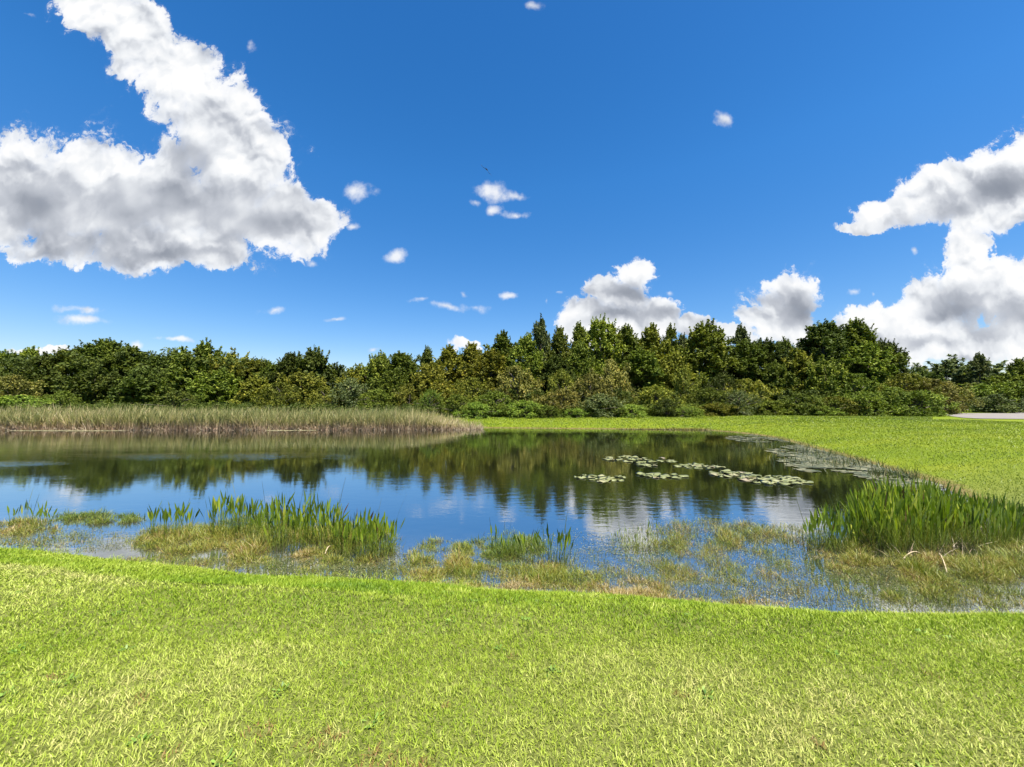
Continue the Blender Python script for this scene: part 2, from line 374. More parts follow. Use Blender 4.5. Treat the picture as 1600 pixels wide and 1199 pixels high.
def make_lawn(name, d0, d1, n_, p, L, W, w0, lab):
    x, y = lawn_points(d0, d1, n_, p); d = pond_sd(x, y); k = d > -0.04 + .30 * np.clip(vnoise(x, y, .45, 3) - .48, 0, 1) * 2; x, y, d = x[k], y[k], d[k]
    z = land(x, y); n_ = len(x)
    clump = vnoise(x, y, 0.12, 2); pat = vnoise(x + 9, y, 0.9, 3); dry = vnoise(x + 77, y + 5, 0.5, 3)
    slope = sst(d, 2.7, 2.0) * sst(d, 0.2, .8) * sst(x, -3, 2)  # bank slope mask: its weaker light is put into blade tone
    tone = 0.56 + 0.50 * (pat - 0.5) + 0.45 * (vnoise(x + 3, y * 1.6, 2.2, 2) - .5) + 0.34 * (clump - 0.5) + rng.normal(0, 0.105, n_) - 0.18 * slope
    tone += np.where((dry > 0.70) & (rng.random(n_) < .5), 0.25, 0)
    if d0 < 8: tone -= 0.20 * sst(d, 1.62, 1.5) * sst(x, 1.5, -2.5); tone += 0.22 * np.exp(-((d - 1.68) / .10) ** 2) * sst(x, 1.5, -2.5)  # sunlit crest line and deeper slope beyond it, painted into blade tone
    tone = np.clip(tone, 0, .93)
    for (bx, by, br) in SPOTS:
        kk = (np.hypot(x - bx, y - by) < br * (0.4 + .9 * vnoise(x, y, .06, 2))) & (rng.random(n_) < .5); tone = np.where(kk, 1.0, tone)
    brown = sst(d, 0.55, 0.05) * sst(x, -4, 1) * (vnoise(x, y, .7, 2) > .42)
    tone = np.where(rng.random(n_) < brown * .7, rng.uniform(.86, 1.0, n_), tone)
    tone = np.clip(tone, 0, 1)
    f = np.clip(y / 3.0, 1, None) ** w0
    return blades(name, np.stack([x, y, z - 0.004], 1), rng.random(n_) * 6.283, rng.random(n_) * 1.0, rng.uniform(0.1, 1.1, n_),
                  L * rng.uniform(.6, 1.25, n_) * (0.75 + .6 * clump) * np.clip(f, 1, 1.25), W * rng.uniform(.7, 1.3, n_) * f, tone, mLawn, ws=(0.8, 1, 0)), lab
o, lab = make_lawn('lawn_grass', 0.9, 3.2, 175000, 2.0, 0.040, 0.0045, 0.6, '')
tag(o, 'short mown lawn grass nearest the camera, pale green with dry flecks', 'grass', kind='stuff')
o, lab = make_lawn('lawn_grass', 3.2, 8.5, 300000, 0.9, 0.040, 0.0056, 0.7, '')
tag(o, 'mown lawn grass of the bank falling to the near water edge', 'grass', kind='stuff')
x = rng.uniform(-13, 9, 60000); y = rng.uniform(4.3, 9, 60000); d = pond_sd(x, y); kk = (d > -.18) & (d < .30) & (vnoise(x, y, .5, 3) + .5 * (vnoise(x, y, .12, 2) - .5) > .47 + .5 * np.clip(d, 0, 1)); x, y, d = x[kk], y[kk], d[kk]; n_ = len(x)
tone = np.clip(rng.normal(.45, .2, n_) + .3 * sst(x, -3, 2) * (vnoise(x, y, .6, 2)), 0, .95)
o = blades('edge_grass', np.stack([x, y, np.maximum(land(x, y), 0) - .005], 1), rng.normal(1.6, 1.3, n_), rng.uniform(.1, 1.1, n_), rng.uniform(.2, 1.2, n_), rng.uniform(.05, .13, n_), .0065, tone, mLawn)
tag(o, 'longer uncut grass hanging over the near waterline in ragged tufts', 'grass', kind='stuff')
cx_, cy_ = lawn_points(1.6, 4.6, 60, 1.6); kk = pond_sd(cx_, cy_) > .6; cx_, cy_ = cx_[kk], cy_[kk]; m_ = len(cx_); ii = np.repeat(np.arange(m_), 11); n_ = len(ii)
az_ = rng.random(n_) * 6.28; rr_ = rng.random(n_) * .045
x, y = cx_[ii] + rr_ * np.cos(az_), cy_[ii] + rr_ * np.sin(az_)
mWeed = blade_mat('broad_weed', [(0.0, (0.07, 0.14, 0.02)), (1.0, (0.20, 0.30, 0.05))], rough=.45, trans=.25, spec=.3)
o = blades('lawn_weeds', np.stack([x, y, land(x, y) + .012], 1), az_, rng.uniform(.9, 1.5, n_), rng.uniform(-.2, .5, n_), rng.uniform(.018, .036, n_), rng.uniform(.009, .016, n_), rng.random(n_), mWeed, ts=(0, .3, .6, .85, 1), ws=(.25, .9, 1, .7, 0), twist=0)
tag(o, 'small broad leaved weeds scattered through the mown lawn', 'weeds', kind='stuff')
x = rng.uniform(8, 42, 150000); y = 8.5 + 31 * rng.random(150000) ** 1.6
k = (np.abs(x) < 1.45 * y + 2); x, y = x[k], y[k]; d = pond_sd(x, y); k = (d > 0) & (y < 37); x, y, d = x[k], y[k], d[k]; n_ = len(x)
mLawn2 = blade_mat('far_lawn_blade', [(0.0, (0.06, 0.10, 0.003)), (0.4, (0.125, 0.172, 0.004)), (0.75, (0.19, 0.23, 0.008)), (1.0, (0.28, 0.28, 0.03))], rough=0.5, trans=0.3)
tone = np.clip(0.45 + 0.9 * (vnoise(x, y * 3, 5, 3) - .5) + rng.normal(0, .09, n_), 0, 1)
o = blades('lawn_grass', np.stack([x, y, land(x, y)], 1), rng.random(n_) * 6.28, rng.random(n_) * .9, rng.random(n_), 0.05 * (y / 9) ** .3, 0.012 * (y / 9) ** .8, tone, mLawn2)
tag(o, 'vivid green lawn grass right of the pond below the path', 'grass', kind='stuff')

x = rng.uniform(-8, 60, 90000); y = rng.uniform(37, 56, 90000); d = pond_sd(x, y); k = (d > 0) & ~((800 + FPX * x / y > 1455) & (632 + FPX * (CAM_H - 1.12) / y < 658)); x, y = x[k], y[k]; n_ = len(x)
tone = np.clip(0.42 + 1.1 * (vnoise(x, y * 2.5, 4, 3) - .5) + rng.normal(0, .18, n_), 0, 1)
o = blades('lawn_grass', np.stack([x, y, land(x, y)], 1), rng.random(n_) * 6.28, rng.random(n_) * .9, rng.random(n_), .10, .045, tone, mLawn2)
tag(o, 'far strip of lawn grass between the water and the wood', 'grass', kind='stuff')

# ------------------------------------------------------------------ cattail reeds on the far left shore
mReed = blade_mat('reed_blade', [(0.0, (0.10, 0.13, 0.03)), (0.4, (0.24, 0.24, 0.075)), (0.7, (0.38, 0.32, 0.14)), (1.0, (0.52, 0.40, 0.24))], base=((0.30, 0.20, 0.14), 0.75), rough=0.55, trans=0.25)
n_ = 30000
x = rng.uniform(-66, -3.2, n_); u = rng.random(n_) ** 1.5
front_y = 38.3 + 0.7 * vnoise(x, x * 0, 2.5, 3) + 0.9 * sst(x, -14, -3)
y = front_y + u * 6.5
endf = 1 - 0.65 * sst(x, -12, -3.6)
keep = rng.random(n_) < (1 - 0.85 * sst(x, -8.5, -3.4)); x, y, u, endf, front_y = x[keep], y[keep], u[keep], endf[keep], front_y[keep]; n_ = len(x)
L = (1.45 + 0.75 * u + 0.45 * vnoise(x, y, 1.6, 3) + .75 * vnoise(x, y * .4, 4.5, 3)) * rng.uniform(.62, 1.08, n_) * endf
tone = np.clip(0.42 + rng.normal(0, .24, n_) + .35 * (vnoise(x, y, 5, 2) - .5) + 0.25 * sst(x, -14, -5), 0, 1)
o = blades('cattail_reeds', np.stack([x, y, np.full(n_, -.05)], 1), rng.normal(0.2, 1.6, n_), np.abs(rng.normal(0, .17, n_)), np.abs(rng.normal(0.35, .5, n_)), L, rng.uniform(.035, .075, n_), tone, mReed, ts=(0, .35, .7, 1), ws=(1, 1, .7, 0))
tag(o, 'tall cattail reeds, brown at the foot and grey green above, along the far left shore', 'reeds', kind='stuff')
# broken litter at the foot
n_ = 9000; x = rng.uniform(-66, -3, n_); y = 38.2 + .7 * vnoise(x, x * 0, 2.5, 3) + 0.9 * sst(x, -14, -3) + rng.random(n_) * 1.2
mDead = blade_mat('dead_reed', [(0.0, (0.16, 0.11, 0.07)), (0.5, (0.32, 0.25, 0.16)), (1.0, (0.52, 0.45, 0.32))], rough=.7, trans=.1)
o = blades('reed_litter', np.stack([x, y, np.full(n_, 0.0)], 1), rng.random(n_) * 6.28, rng.uniform(.2, 1.3, n_), rng.uniform(0, .8, n_), rng.uniform(.3, 1.0, n_), .035, rng.random(n_), mDead)
tag(o, 'bent dead brown reed leaves at the waterline of the reed bed', 'dead reeds', kind='stuff')

# ------------------------------------------------------------------ marsh plants along the near edge
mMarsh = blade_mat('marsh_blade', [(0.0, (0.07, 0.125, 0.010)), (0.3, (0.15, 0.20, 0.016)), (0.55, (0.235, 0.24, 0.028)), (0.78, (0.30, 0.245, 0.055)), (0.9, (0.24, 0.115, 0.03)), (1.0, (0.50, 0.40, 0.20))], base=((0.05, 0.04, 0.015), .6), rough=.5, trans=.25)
def patch(specs, clumpy=0.5, cs=0.35):
    PX, PY, HH, TT = [], [], [], []
    for (px, py, rx, ry, n_, h, tone) in specs:
        n_ = int(n_)
        r = np.sqrt(rng.random(n_)) ; a = rng.random(n_) * 6.283
        r = r * (1 + .25 * (rng.random(n_) - .3))
        PX.append(px + rx * r * np.cos(a)); PY.append(py + ry * r * np.sin(a)); HH.append(np.full(n_, h) * (1.15 - .5 * r)); TT.append(np.full(n_, tone))
    PX, PY, HH, TT = map(np.concatenate, (PX, PY, HH, TT))
    sx_ = (PX - 800) / FPX; dy = (599.5 - PY) / FPX
    dy_, dz = math.cos(PITCH) - dy * math.sin(PITCH), math.sin(PITCH) + dy * math.cos(PITCH)
    t = -CAM_H / dz; x = sx_ * t; y = dy_ * t
    cn = vnoise(x + 30, y + 70, cs, 3)
    c2_ = vnoise(x * 1.3 + 5, y + 3, cs * .35, 2); keep = (cn + .35 * (c2_ - .5) + rng.normal(0, .04, len(x)) > clumpy - .08) & (pond_sd(x, y) < 0.05)
    return x[keep], y[keep], HH[keep] * np.clip(0.35 + 2.2 * (cn[keep] - .40), .3, 1.3), TT[keep]
def marsh(name, specs, label, clumpy=.50, lean=(0.15, 1.3), w=0.006, cs=.3):
    x, y, h, t = patch(specs, clumpy, cs); n_ = len(x)
    tone = np.clip(t + rng.normal(0, .17, n_) + .6 * (vnoise(x, y, .3, 2) - .5), 0, 1)
    z = np.maximum(0, land(x, y)) - .01
    o = blades(name, np.stack([x, y, z], 1), rng.random(n_) * 6.28, rng.uniform(*lean, n_), rng.uniform(-.2, 1.0, n_), np.maximum(h, .03) * rng.uniform(.6, 1.4, n_), w * rng.uniform(.7, 1.5, n_) * (y / 6) ** .5, tone, mMarsh)
    return tag(o, label, 'marsh grass', kind='stuff')
marsh('marsh_grass', [(150, 812, 70, 9, 5000, .22, .22), (40, 826, 50, 14, 3500, .22, .6), (60, 842, 90, 12, 1500, .10, .5)],
      'low marsh grass mat at the far left of the near water edge')
marsh('marsh_grass', [(300, 845, 90, 24, 11000, .22, .55), (420, 850, 110, 28, 15000, .24, .6), (540, 850, 80, 30, 11000, .26, .55), (420, 820, 70, 15, 4500, .26, .2), (500, 885, 120, 16, 5500, .10, .45), (300, 880, 120, 12, 3500, .10, .45), (470, 868, 40, 16, 2500, .2, .85)],
      'brown and green marsh grass mat under the left plant clumps')
marsh('marsh_grass', [(700, 875, 60, 30, 9000, .22, .5), (790, 860, 60, 26, 7000, .26, .22), (760, 895, 120, 24, 8500, .14, .6), (880, 905, 60, 22, 4000, .14, .5), (650, 900, 50, 14, 1800, .1, .4)],
      'mixed marsh grass mat below the middle plant clump')
marsh('marsh_grass', [(1020, 850, 60, 18, 1768, .22, .4), (1100, 840, 80, 26, 3536, .24, .55), (1190, 840, 70, 24, 3808, .24, .55), (1130, 885, 110, 30, 4420, .16, .55), (1010, 900, 80, 26, 2448, .12, .5), (1100, 925, 150, 20, 3400, .14, .6), (990, 920, 50, 12, 2448, .18, .9), (1220, 905, 60, 26, 1768, .14, .5)],
      'broken sparse marsh grass tufts standing in blue water right of centre', .50, w=.005)
marsh('marsh_grass', [(1330, 870, 60, 26, 5100, .24, .6), (1400, 880, 90, 26, 7480, .24, .6), (1500, 890, 90, 26, 6800, .26, .6), (1590, 870, 60, 40, 6120, .28, .5), (1370, 915, 60, 22, 2584, .16, .5), (1460, 925, 90, 22, 3128, .16, .5), (1570, 930, 60, 20, 1768, .18, .4), (1480, 870, 40, 14, 1088, .2, .9)],
      'matted brown marsh grass around the foot of the big right clump')
marsh('marsh_sprigs', [(1100, 880, 180, 66, 6120, .16, .45), (1420, 925, 200, 34, 4420, .16, .45), (100, 845, 120, 18, 1496, .10, .5), (330, 885, 250, 14, 2040, .09, .45), (900, 895, 120, 34, 1768, .12, .45), (760, 890, 160, 26, 1700, .16, .4)],
      'fine scattered sprigs poking out of the shallows between the grass mats', .34, lean=(0, .5), w=.004, cs=.15)
# reddish dry fringe at the lawn edge
marsh('marsh_grass', [(820, 920, 130, 9, 4000, .10, .85), (980, 935, 60, 12, 3500, .14, .92), (1120, 945, 120, 8, 3000, .10, .75), (690, 912, 80, 8, 1800, .08, .75)],
      'reddish dry grass fringe where the lawn meets the marsh', .3)
# floating scum and leaf bits
mBits, n, out = newmat('floating_bits')
tone_ = n.new('ShaderNodeAttribute', attribute_name='tone').outputs['Fac']
p = principled(n, Base_Color=n.ramp(tone_, [(0.0, (0.025, 0.035, 0.008)), (0.5, (0.08, 0.09, 0.022)), (1.0, (0.25, 0.23, 0.13))]), Roughness=.45); n.l.new(p.outputs[0], out.inputs[0])
def bits(name, specs, label, size, zl=.004):
    x, y, h, t = patch(specs, .46, .22); n_ = len(x); a = rng.random(n_) * 6.28; s = size * rng.uniform(.4, 1.4, n_) * (y / 6) ** .5
    ang = a[:, None] + np.array([0, 1.2, 2.9, 4.3])[None, :] + rng.normal(0, .2, (n_, 4)); rr = s[:, None] * rng.uniform(.6, 1.2, (n_, 4))
    V = np.stack([x[:, None] + rr * np.cos(ang), y[:, None] + rr * np.sin(ang), np.broadcast_to((zl + rng.random(n_) * .012)[:, None], (n_, 4)) + rng.normal(0, .002, (n_, 4))], -1)
    o = mesh_np(name, V.reshape(-1, 3), quads=np.arange(n_ * 4).reshape(-1, 4), mat=mBits, attrs={'tone': np.repeat(np.clip(t + rng.normal(0, .25, n_), 0, 1), 4)})
    return tag(o, label, 'floating litter', kind='stuff')
bits('floating_litter', [(100, 845, 120, 18, 4500, 1, .5), (330, 888, 260, 14, 6500, 1, .4), (760, 900, 160, 26, 5500, 1, .5), (1100, 880, 180, 70, 14000, 1, .5), (1430, 920, 210, 46, 11000, 1, .45), (560, 880, 120, 24, 4000, 1, .4), (900, 860, 80, 30, 1500, 1, .5)],
     'specks of dead leaf and weed floating between the marsh grass tufts', .0095)

bits('floating_scum', [(105, 673.4, 85, .8, 2600, 1, 1.0), (440, 673.2, 22, .6, 700, 1, 1.0), (478, 672.8, 16, .5, 500, 1, 1.0)], 'pale thin scum line on the water at the foot of the reed bed', .05)
# right bank weeds: greyish floating leaves and dark upright stems
mGrey, n, out = newmat('dull_floating_leaf')
tone_ = n.new('ShaderNodeAttribute', attribute_name='tone').outputs['Fac']
p = principled(n, Base_Color=n.ramp(tone_, [(0.0, (0.02, 0.028, 0.010)), (0.6, (0.07, 0.075, 0.030)), (1.0, (0.17, 0.16, 0.09))]), Roughness=.6); n.l.new(p.outputs[0], out.inputs[0])
x, y, h, t = patch([(1200, 685, 60, 6, 900, 1, .5), (1265, 705, 60, 9, 900, 1, .5), (1300, 722, 75, 10, 1500, 1, .6), (1370, 735, 60, 12, 1300, 1, .6), (1430, 752, 50, 12, 1100, 1, .6), (1290, 733, 40, 5, 400, 1, .5)], .52, .9)
n_ = len(x); a = rng.random(n_) * 6.28; s = .13 * rng.uniform(.5, 1.5, n_)
ang = a[:, None] + np.array([0, .9, 1.8, 3.0, 4.2, 5.2])[None, :]; rr = s[:, None] * rng.uniform(.7, 1.1, (n_, 6))
V = np.stack([x[:, None] + rr * np.cos(ang), y[:, None] + rr * np.sin(ang), np.broadcast_to((.004 + rng.random(n_) * .02)[:, None], (n_, 6)) + rng.normal(0, .004, (n_, 6))], -1)
b = np.arange(n_)[:, None] * 6
o = mesh_np('floating_weed', V.reshape(-1, 3), quads=np.concatenate([b + np.array([0, 1, 2, 3]), b + np.array([0, 3, 4, 5])]), mat=mGrey, attrs={'tone': np.repeat(rng.random(n_), 6)})
tag(o, 'dull grey floating weed mats along the right bank of the pond', 'floating weed', kind='stuff')
x, y, h, t = patch([(1230, 690, 60, 8, 700, 1, .5), (1300, 706, 60, 9, 900, 1, .5), (1350, 722, 60, 12, 1100, 1, .5), (1410, 742, 50, 12, 1000, 1, .5), (1150, 674, 70, 3, 500, 1, .5), (1290, 715, 90, 14, 500, 1, .5)], .38, .8)
n_ = len(x)
mStem = blade_mat('dark_stem', [(0.0, (0.03, 0.055, 0.01)), (0.6, (0.08, 0.10, 0.02)), (1.0, (0.20, 0.17, 0.07))], rough=.5, trans=.15)
kk = vnoise(x, y, 1.3, 2) + rng.normal(0, .12, n_) > .52; x, y = x[kk], y[kk]; n_ = len(x)
o = blades('bank_stems', np.stack([x, y, np.zeros(n_)], 1), rng.random(n_) * 6.28, rng.random(n_) * .5, rng.random(n_) * .6, rng.uniform(.1, .5, n_) * (.5 + vnoise(x, y, .9, 2)), .022, rng.random(n_), mStem)
tag(o, 'thin dark weed stems standing in the shallows of the right bank', 'weeds', kind='stuff')
# brown rim along the far bank
x = rng.uniform(-4, 20, 6000); y = 39.0 + rng.random(6000) * 1.2; d = pond_sd(x, y); k = (d > -.4) & (d < .5); x, y = x[k], y[k]; n_ = len(x)
o = blades('bank_edge_grass', np.stack([x, y, np.maximum(land(x, y), 0)], 1), rng.random(n_) * 6.28, rng.random(n_) * .8, rng.random(n_), rng.uniform(.08, .25, n_), .05, rng.uniform(.3, 1, n_), mMarsh)
tag(o, 'brown grass rim on the far bank between lawn and water', 'grass', kind='stuff')

# ------------------------------------------------------------------ broad leaved emergent clumps
mPick = blade_mat('arrow_leaf', [(0.0, (0.055, 0.095, 0.008)), (0.5, (0.15, 0.22, 0.014)), (0.85, (0.28, 0.33, 0.028)), (0.97, (0.38, 0.40, 0.05)), (1.0, (0.10, 0.06, 0.025))], base=((0.10, 0.12, 0.03), .5), rough=.35, trans=.35)
def leafy(px0, px1, py_a, py_b, n_, hmin, hmax, label, group='leafy plant clumps in the near shallows', stalks=4, leafw=.036, toneb=.35):
    PX = rng.uniform(px0, px1, n_); mid = (px0 + px1) / 2; half = (px1 - px0) / 2
    e = 1 - np.abs((PX - mid) / half) ** 2.5
    PY = (py_a + py_b) / 2 + (rng.random(n_) - .5) * (py_b - py_a) * (0.3 + .7 * e)
    B = np.array([G(a, b) for a, b in zip(PX, PY)])
    root = bpy.data.objects.new('pickerelweed_clump', None); C.objects.link(root)
    c = G(mid, (py_a + py_b) / 2); root.location = c
    B = B - c; B[:, 2] -= .04
    L = rng.uniform(hmin, hmax, n_) * (0.8 + .2 * e)
    tone = np.clip(rng.normal(toneb, .2, n_), 0, .96); tone[rng.random(n_) < .03] = .97; tone[rng.random(n_) < .03] = 1.0
    o = blades('leaves', B, rng.random(n_) * 6.28, np.abs(rng.normal(0, .13, n_)), rng.normal(.15, .12, n_), L, leafw * rng.uniform(.7, 1.3, n_), tone, mPick,
               ts=(0, .35, .62, .70, .80, .91, 1), ws=(.24, .18, .16, .72, 1, .62, 0), parent=root)
    if stalks:
        i_ = rng.integers(0, n_, stalks)
        for q_ in i_: blades('flower_stalk', B[q_:q_ + 1], rng.random(1) * 6.28, rng.uniform(.05, .35, 1), rng.uniform(0, .3, 1), hmax * rng.uniform(1.15, 1.5, 1), .009, .6, mStem, parent=root, ts=(0, .5, .8, 1), ws=(1, .8, .7, .4))
    if n_ >= 450:
        m_ = n_ // 5; i_ = rng.integers(0, n_, m_)
        blades('dead_leaves', B[i_] * np.array([1, 1, 1]) + np.c_[rng.normal(0, .10, (m_, 2)) - np.array([0, .15]), np.zeros(m_)], rng.random(m_) * 6.28, rng.uniform(.4, 1.3, m_), rng.uniform(0, .6, m_), rng.uniform(.15, .42, m_), .014, rng.random(m_) ** 1.5, mDead, parent=root)
    # fine under-grass in the clump
    m_ = n_ * 3; i_ = rng.integers(0, n_, m_)
    blades('undergrowth', B[i_] + np.c_[rng.normal(0, .07, (m_, 2)), np.zeros(m_)], rng.random(m_) * 6.28, rng.uniform(.05, .5, m_), rng.uniform(0, .6, m_), rng.uniform(.12, .38, m_) * hmax / .6, .007, np.clip(rng.normal(.3, .2, m_), 0, 1), mMarsh, parent=root)
    tag(root, label, 'water plant', group); return root
leafy(15, 80, 818, 828, 34, .38, .62, 'sparse thin leaved plant tuft standing alone at the far left of the shore', stalks=3, leafw=.03)
leafy(222, 300, 826, 845, 60, .50, .72, 'small dark leaved water plant clump, first right of the open gap', stalks=2)
leafy(325, 400, 822, 846, 95, .60, .88, 'open clump of upright leaves between small left clump and the dense one', stalks=3)
leafy(400, 530, 825, 868, 260, .60, .92, 'dense tall clump of spear leaves with thin stalks rising above it', stalks=8)
leafy(525, 618, 845, 880, 210, .52, .72, 'rounded thick clump of spear leaves ending at open blue water', stalks=4)
leafy(745, 800, 858, 880, 16, .35, .55, 'few slender leaves with one long curved stalk left of the middle tuft', stalks=3, leafw=.035)
leafy(812, 892, 868, 888, 46, .38, .66, 'middle tuft of upright leaves in front of the reflected cloud', stalks=3, leafw=.04)
leafy(955, 1055, 835, 858, 40, .2, .40, 'thin faint grassy stems in the reflected white cloud', stalks=6, leafw=.016, toneb=.6)
leafy(1262, 1345, 838, 868, 150, .50, .84, 'left flank of the big right clump with dark bare spikes', stalks=8)
leafy(1335, 1500, 805, 868, 1300, .68, 1.12, 'huge bright green clump of spear leaves in the right shallows', stalks=6, toneb=.52, leafw=.032)
leafy(1480, 1600, 815, 862, 500, .52, .84, 'right flank of the big clump running to the lawn corner', stalks=7, toneb=.45, leafw=.032)
leafy(1590, 1690, 800, 860, 200, .40, .62, 'darker leaves behind the right flank at the picture edge', stalks=6, toneb=.25)
# bent dead stalks
mStraw, n, out = newmat('straw'); p = principled(n, Base_Color=n.ramp(n.noise(None, 12, 3, .6), [(.3, (.30, .22, .13)), (.7, (.55, .46, .30))]), Roughness=.6); n.l.new(p.outputs[0], out.inputs[0])
def tube(pts, r0, r1, sides=5):
    pts = np.array(pts, float); V = []; Qs = []
    for j, q in enumerate(pts):
        t = pts[min(j + 1, len(pts) - 1)] - pts[max(j - 1, 0)]; t = t / (np.linalg.norm(t) + 1e-9)
        a = np.cross(t, (0, 0, 1.0) if abs(t[2]) < .9 else (1.0, 0, 0)); a /= np.linalg.norm(a); b = np.cross(t, a)
        r = r0 + (r1 - r0) * j / (len(pts) - 1)
        for s in range(sides):
            th_ = 6.28318 * s / sides; V.append(q + r * (math.cos(th_) * a + math.sin(th_) * b))
    for j in range(len(pts) - 1):
        for s in range(sides):
            Qs.append((j * sides + s, j * sides + (s + 1) % sides, (j + 1) * sides + (s + 1) % sides, (j + 1) * sides + s))
    return V, Qs
for (pa, pb, rise, lab) in [((1468, 868), (1480, 898), .10, 'pale bent dead stalk in front of the big right clump'),
                            ((1515, 882), (1566, 912), .03, 'long straw coloured stalk lying right of the big clump'),
                            ((1412, 876), (1440, 868), .14, 'arched dry stalk at the dark foot of the big clump'),
                            ((508, 868), (518, 858), .13, 'pale curved dead stalk at the foot of the dense left clump')]:
    a, b = G(*pa), G(*pb); m_ = (a + b) / 2 + (0, 0, rise); pts = [a * (1 - t) ** 2 + 2 * m_ * t * (1 - t) + b * t * t + (0, 0, .03) for t in np.linspace(0, 1, 8)]
    V, Qs = tube(pts, .009, .006); tag(mesh_np('dead_stalk', V, quads=Qs, mat=mStraw, smooth=True), lab, 'dead stalk', 'dead stalks in the marsh')

# ------------------------------------------------------------------ lily pads
mPad, n, out = newmat('lily_pad')
oi = n.new('ShaderNodeObjectInfo'); geo = n.new('ShaderNodeNewGeometry')
col = n.ramp(oi.outputs['Random'], [(0.0, (0.12, 0.13, 0.04)), (0.5, (0.20, 0.205, 0.08)), (0.85, (0.28, 0.265, 0.13)), (1.0, (0.28, 0.19, 0.15))])
col = n.mix(n.m('MULTIPLY', n.noise(geo.outputs['Position'], 14, 4, .6), .6), col, (.22, .24, .09, 1))
p = principled(n, Base_Color=col, Roughness=.32); n.l.new(p.outputs[0], out.inputs[0])
def pad_mesh(seed):
    r_ = np.random.default_rng(seed); V = [(0.05, 0, 0.004)]; S = 22; rings = [.35, .7, 1.0]
    for ri, rr in enumerate(rings):
        for s in range(S):
            th_ = R(14) + (2 * math.pi - R(28)) * s / (S - 1)
            wob = .012 * math.sin(3 * th_ + seed) * rr * rr + (.035 * max(0, math.sin(2 * th_ + seed * 1.7)) * rr ** 4)
            V.append((rr * math.cos(th_) * (1 + .03 * math.sin(5 * th_ + seed)), rr * math.sin(th_), wob))
    Q_, T_ = [], []
    for s in range(S - 1):
        T_.append((0, 1 + s, 2 + s))
        for j in range(2): a = 1 + j * S + s; Q_.append((a, a + S, a + S + 1, a + 1))
    n0 = len(V); V += [(x_, y_, z_ - .012) for (x_, y_, z_) in V[1 + 2 * S:1 + 3 * S]]
    for s in range(S - 1): a = 1 + 2 * S + s; Q_.append((a, n0 + s, n0 + s + 1, a + 1))
    o = mesh_np('lily_pad', V, quads=Q_, tris=T_, mat=mPad, smooth=True); return o
protos = [pad_mesh(s) for s in range(4)]
used = set(); padc = 0
patches = [([(905, 748, 20), (925, 752, 22), (945, 749, 18), (960, 750, 20)], 17, 748, 40, 5, 940, 'lily pad in the leftmost small patch of floating pads'),
           (None, 30, 719, 57, 5, 1000, 'lily pad in the long farthest patch of floating pads'),
           (None, 5, 728, 16, 2, 1010, 'lily pad in the short row just below the farthest patch'),
           (None, 16, 729.5, 38, 3.2, 1092, 'lily pad in the patch lying right of the farthest one'),
           (None, 14, 744, 38, 4, 1036, 'lily pad in the loose middle patch of floating pads'),
           (None, 22, 742, 36, 5, 1147, 'lily pad in the left half of the biggest bright patch'),
           (None, 34, 751, 52, 7, 1210, 'lily pad in the right half of the biggest bright patch')]
for (_, cnt, py, rx, ry, px, lab) in patches:
    placed = []; tries = 0
    while len(placed) < cnt and tries < 4000:
        tries += 1
        a = random.uniform(-1, 1); b = random.uniform(-1, 1)
        if a * a + b * b > 1: continue
        c = G(px + a * rx, py + b * ry + a * 1.5); r_ = random.uniform(.10, .23)
        if any(math.hypot(c[0] - q[0], c[1] - q[1]) < .64 * (r_ + q[2]) for q in placed): continue
        placed.append((c[0], c[1], r_))
        pr = random.randrange(4)
        if pr in used: o = protos[pr].copy(); C.objects.link(o)
        else: o = protos[pr]; used.add(pr)
        o.location = (c[0], c[1], .010 + .004 * (padc % 7)); padc += 1
        o.rotation_euler = (R(random.uniform(-2.2, 2.2)), R(random.uniform(-2.2, 2.2)), random.random() * 6.28); o.scale = (r_, r_, 1 if r_ > .2 else .8)
        tag(o, lab, 'lily pad', lab.replace('lily pad in', 'lily pads of'))

# ------------------------------------------------------------------ trees
def leaf_mat(name, rough=.6, trans=.22):
    m, n, out = newmat(name)
    tone = n.new('ShaderNodeAttribute', attribute_name='tone').outputs['Fac']
    oc = n.new('ShaderNodeObjectInfo').outputs['Color']
    f = n.ramp(tone, [(0.0, (.50, .55, .55)), (.5, (1, 1, 1)), (.85, (1.6, 1.4, 1.1)), (1.0, (1.9, 1.5, 1.5))])
    col = n.mix(1.0, oc, f, 'MULTIPLY')
    p = principled(n, Base_Color=col, Roughness=rough); p.inputs['Specular IOR Level'].default_value = .12
    t = n.new('ShaderNodeBsdfTranslucent'); n.put(t.inputs[0], n.mix(1.0, col, (1.1, 1.2, .5, 1), 'MULTIPLY'))
    ms = n.new('ShaderNodeMixShader'); ms.inputs[0].default_value = trans
    n.l.new(p.outputs[0], ms.inputs[1]); n.l.new(t.outputs[0], ms.inputs[2]); n.l.new(ms.outputs[0], out.inputs[0]); return m
mLeaf = leaf_mat('foliage')
mBark, n, out = newmat('bark'); pos = n.new('ShaderNodeTexCoord').outputs['Object']
p = principled(n, Base_Color=n.ramp(n.noise(n.v('MULTIPLY', pos, (6, 6, 1)), 3, 5, .6), [(.3, (.05, .04, .03)), (.7, (.16, .13, .10))]), Roughness=.9); n.l.new(p.outputs[0], out.inputs[0])

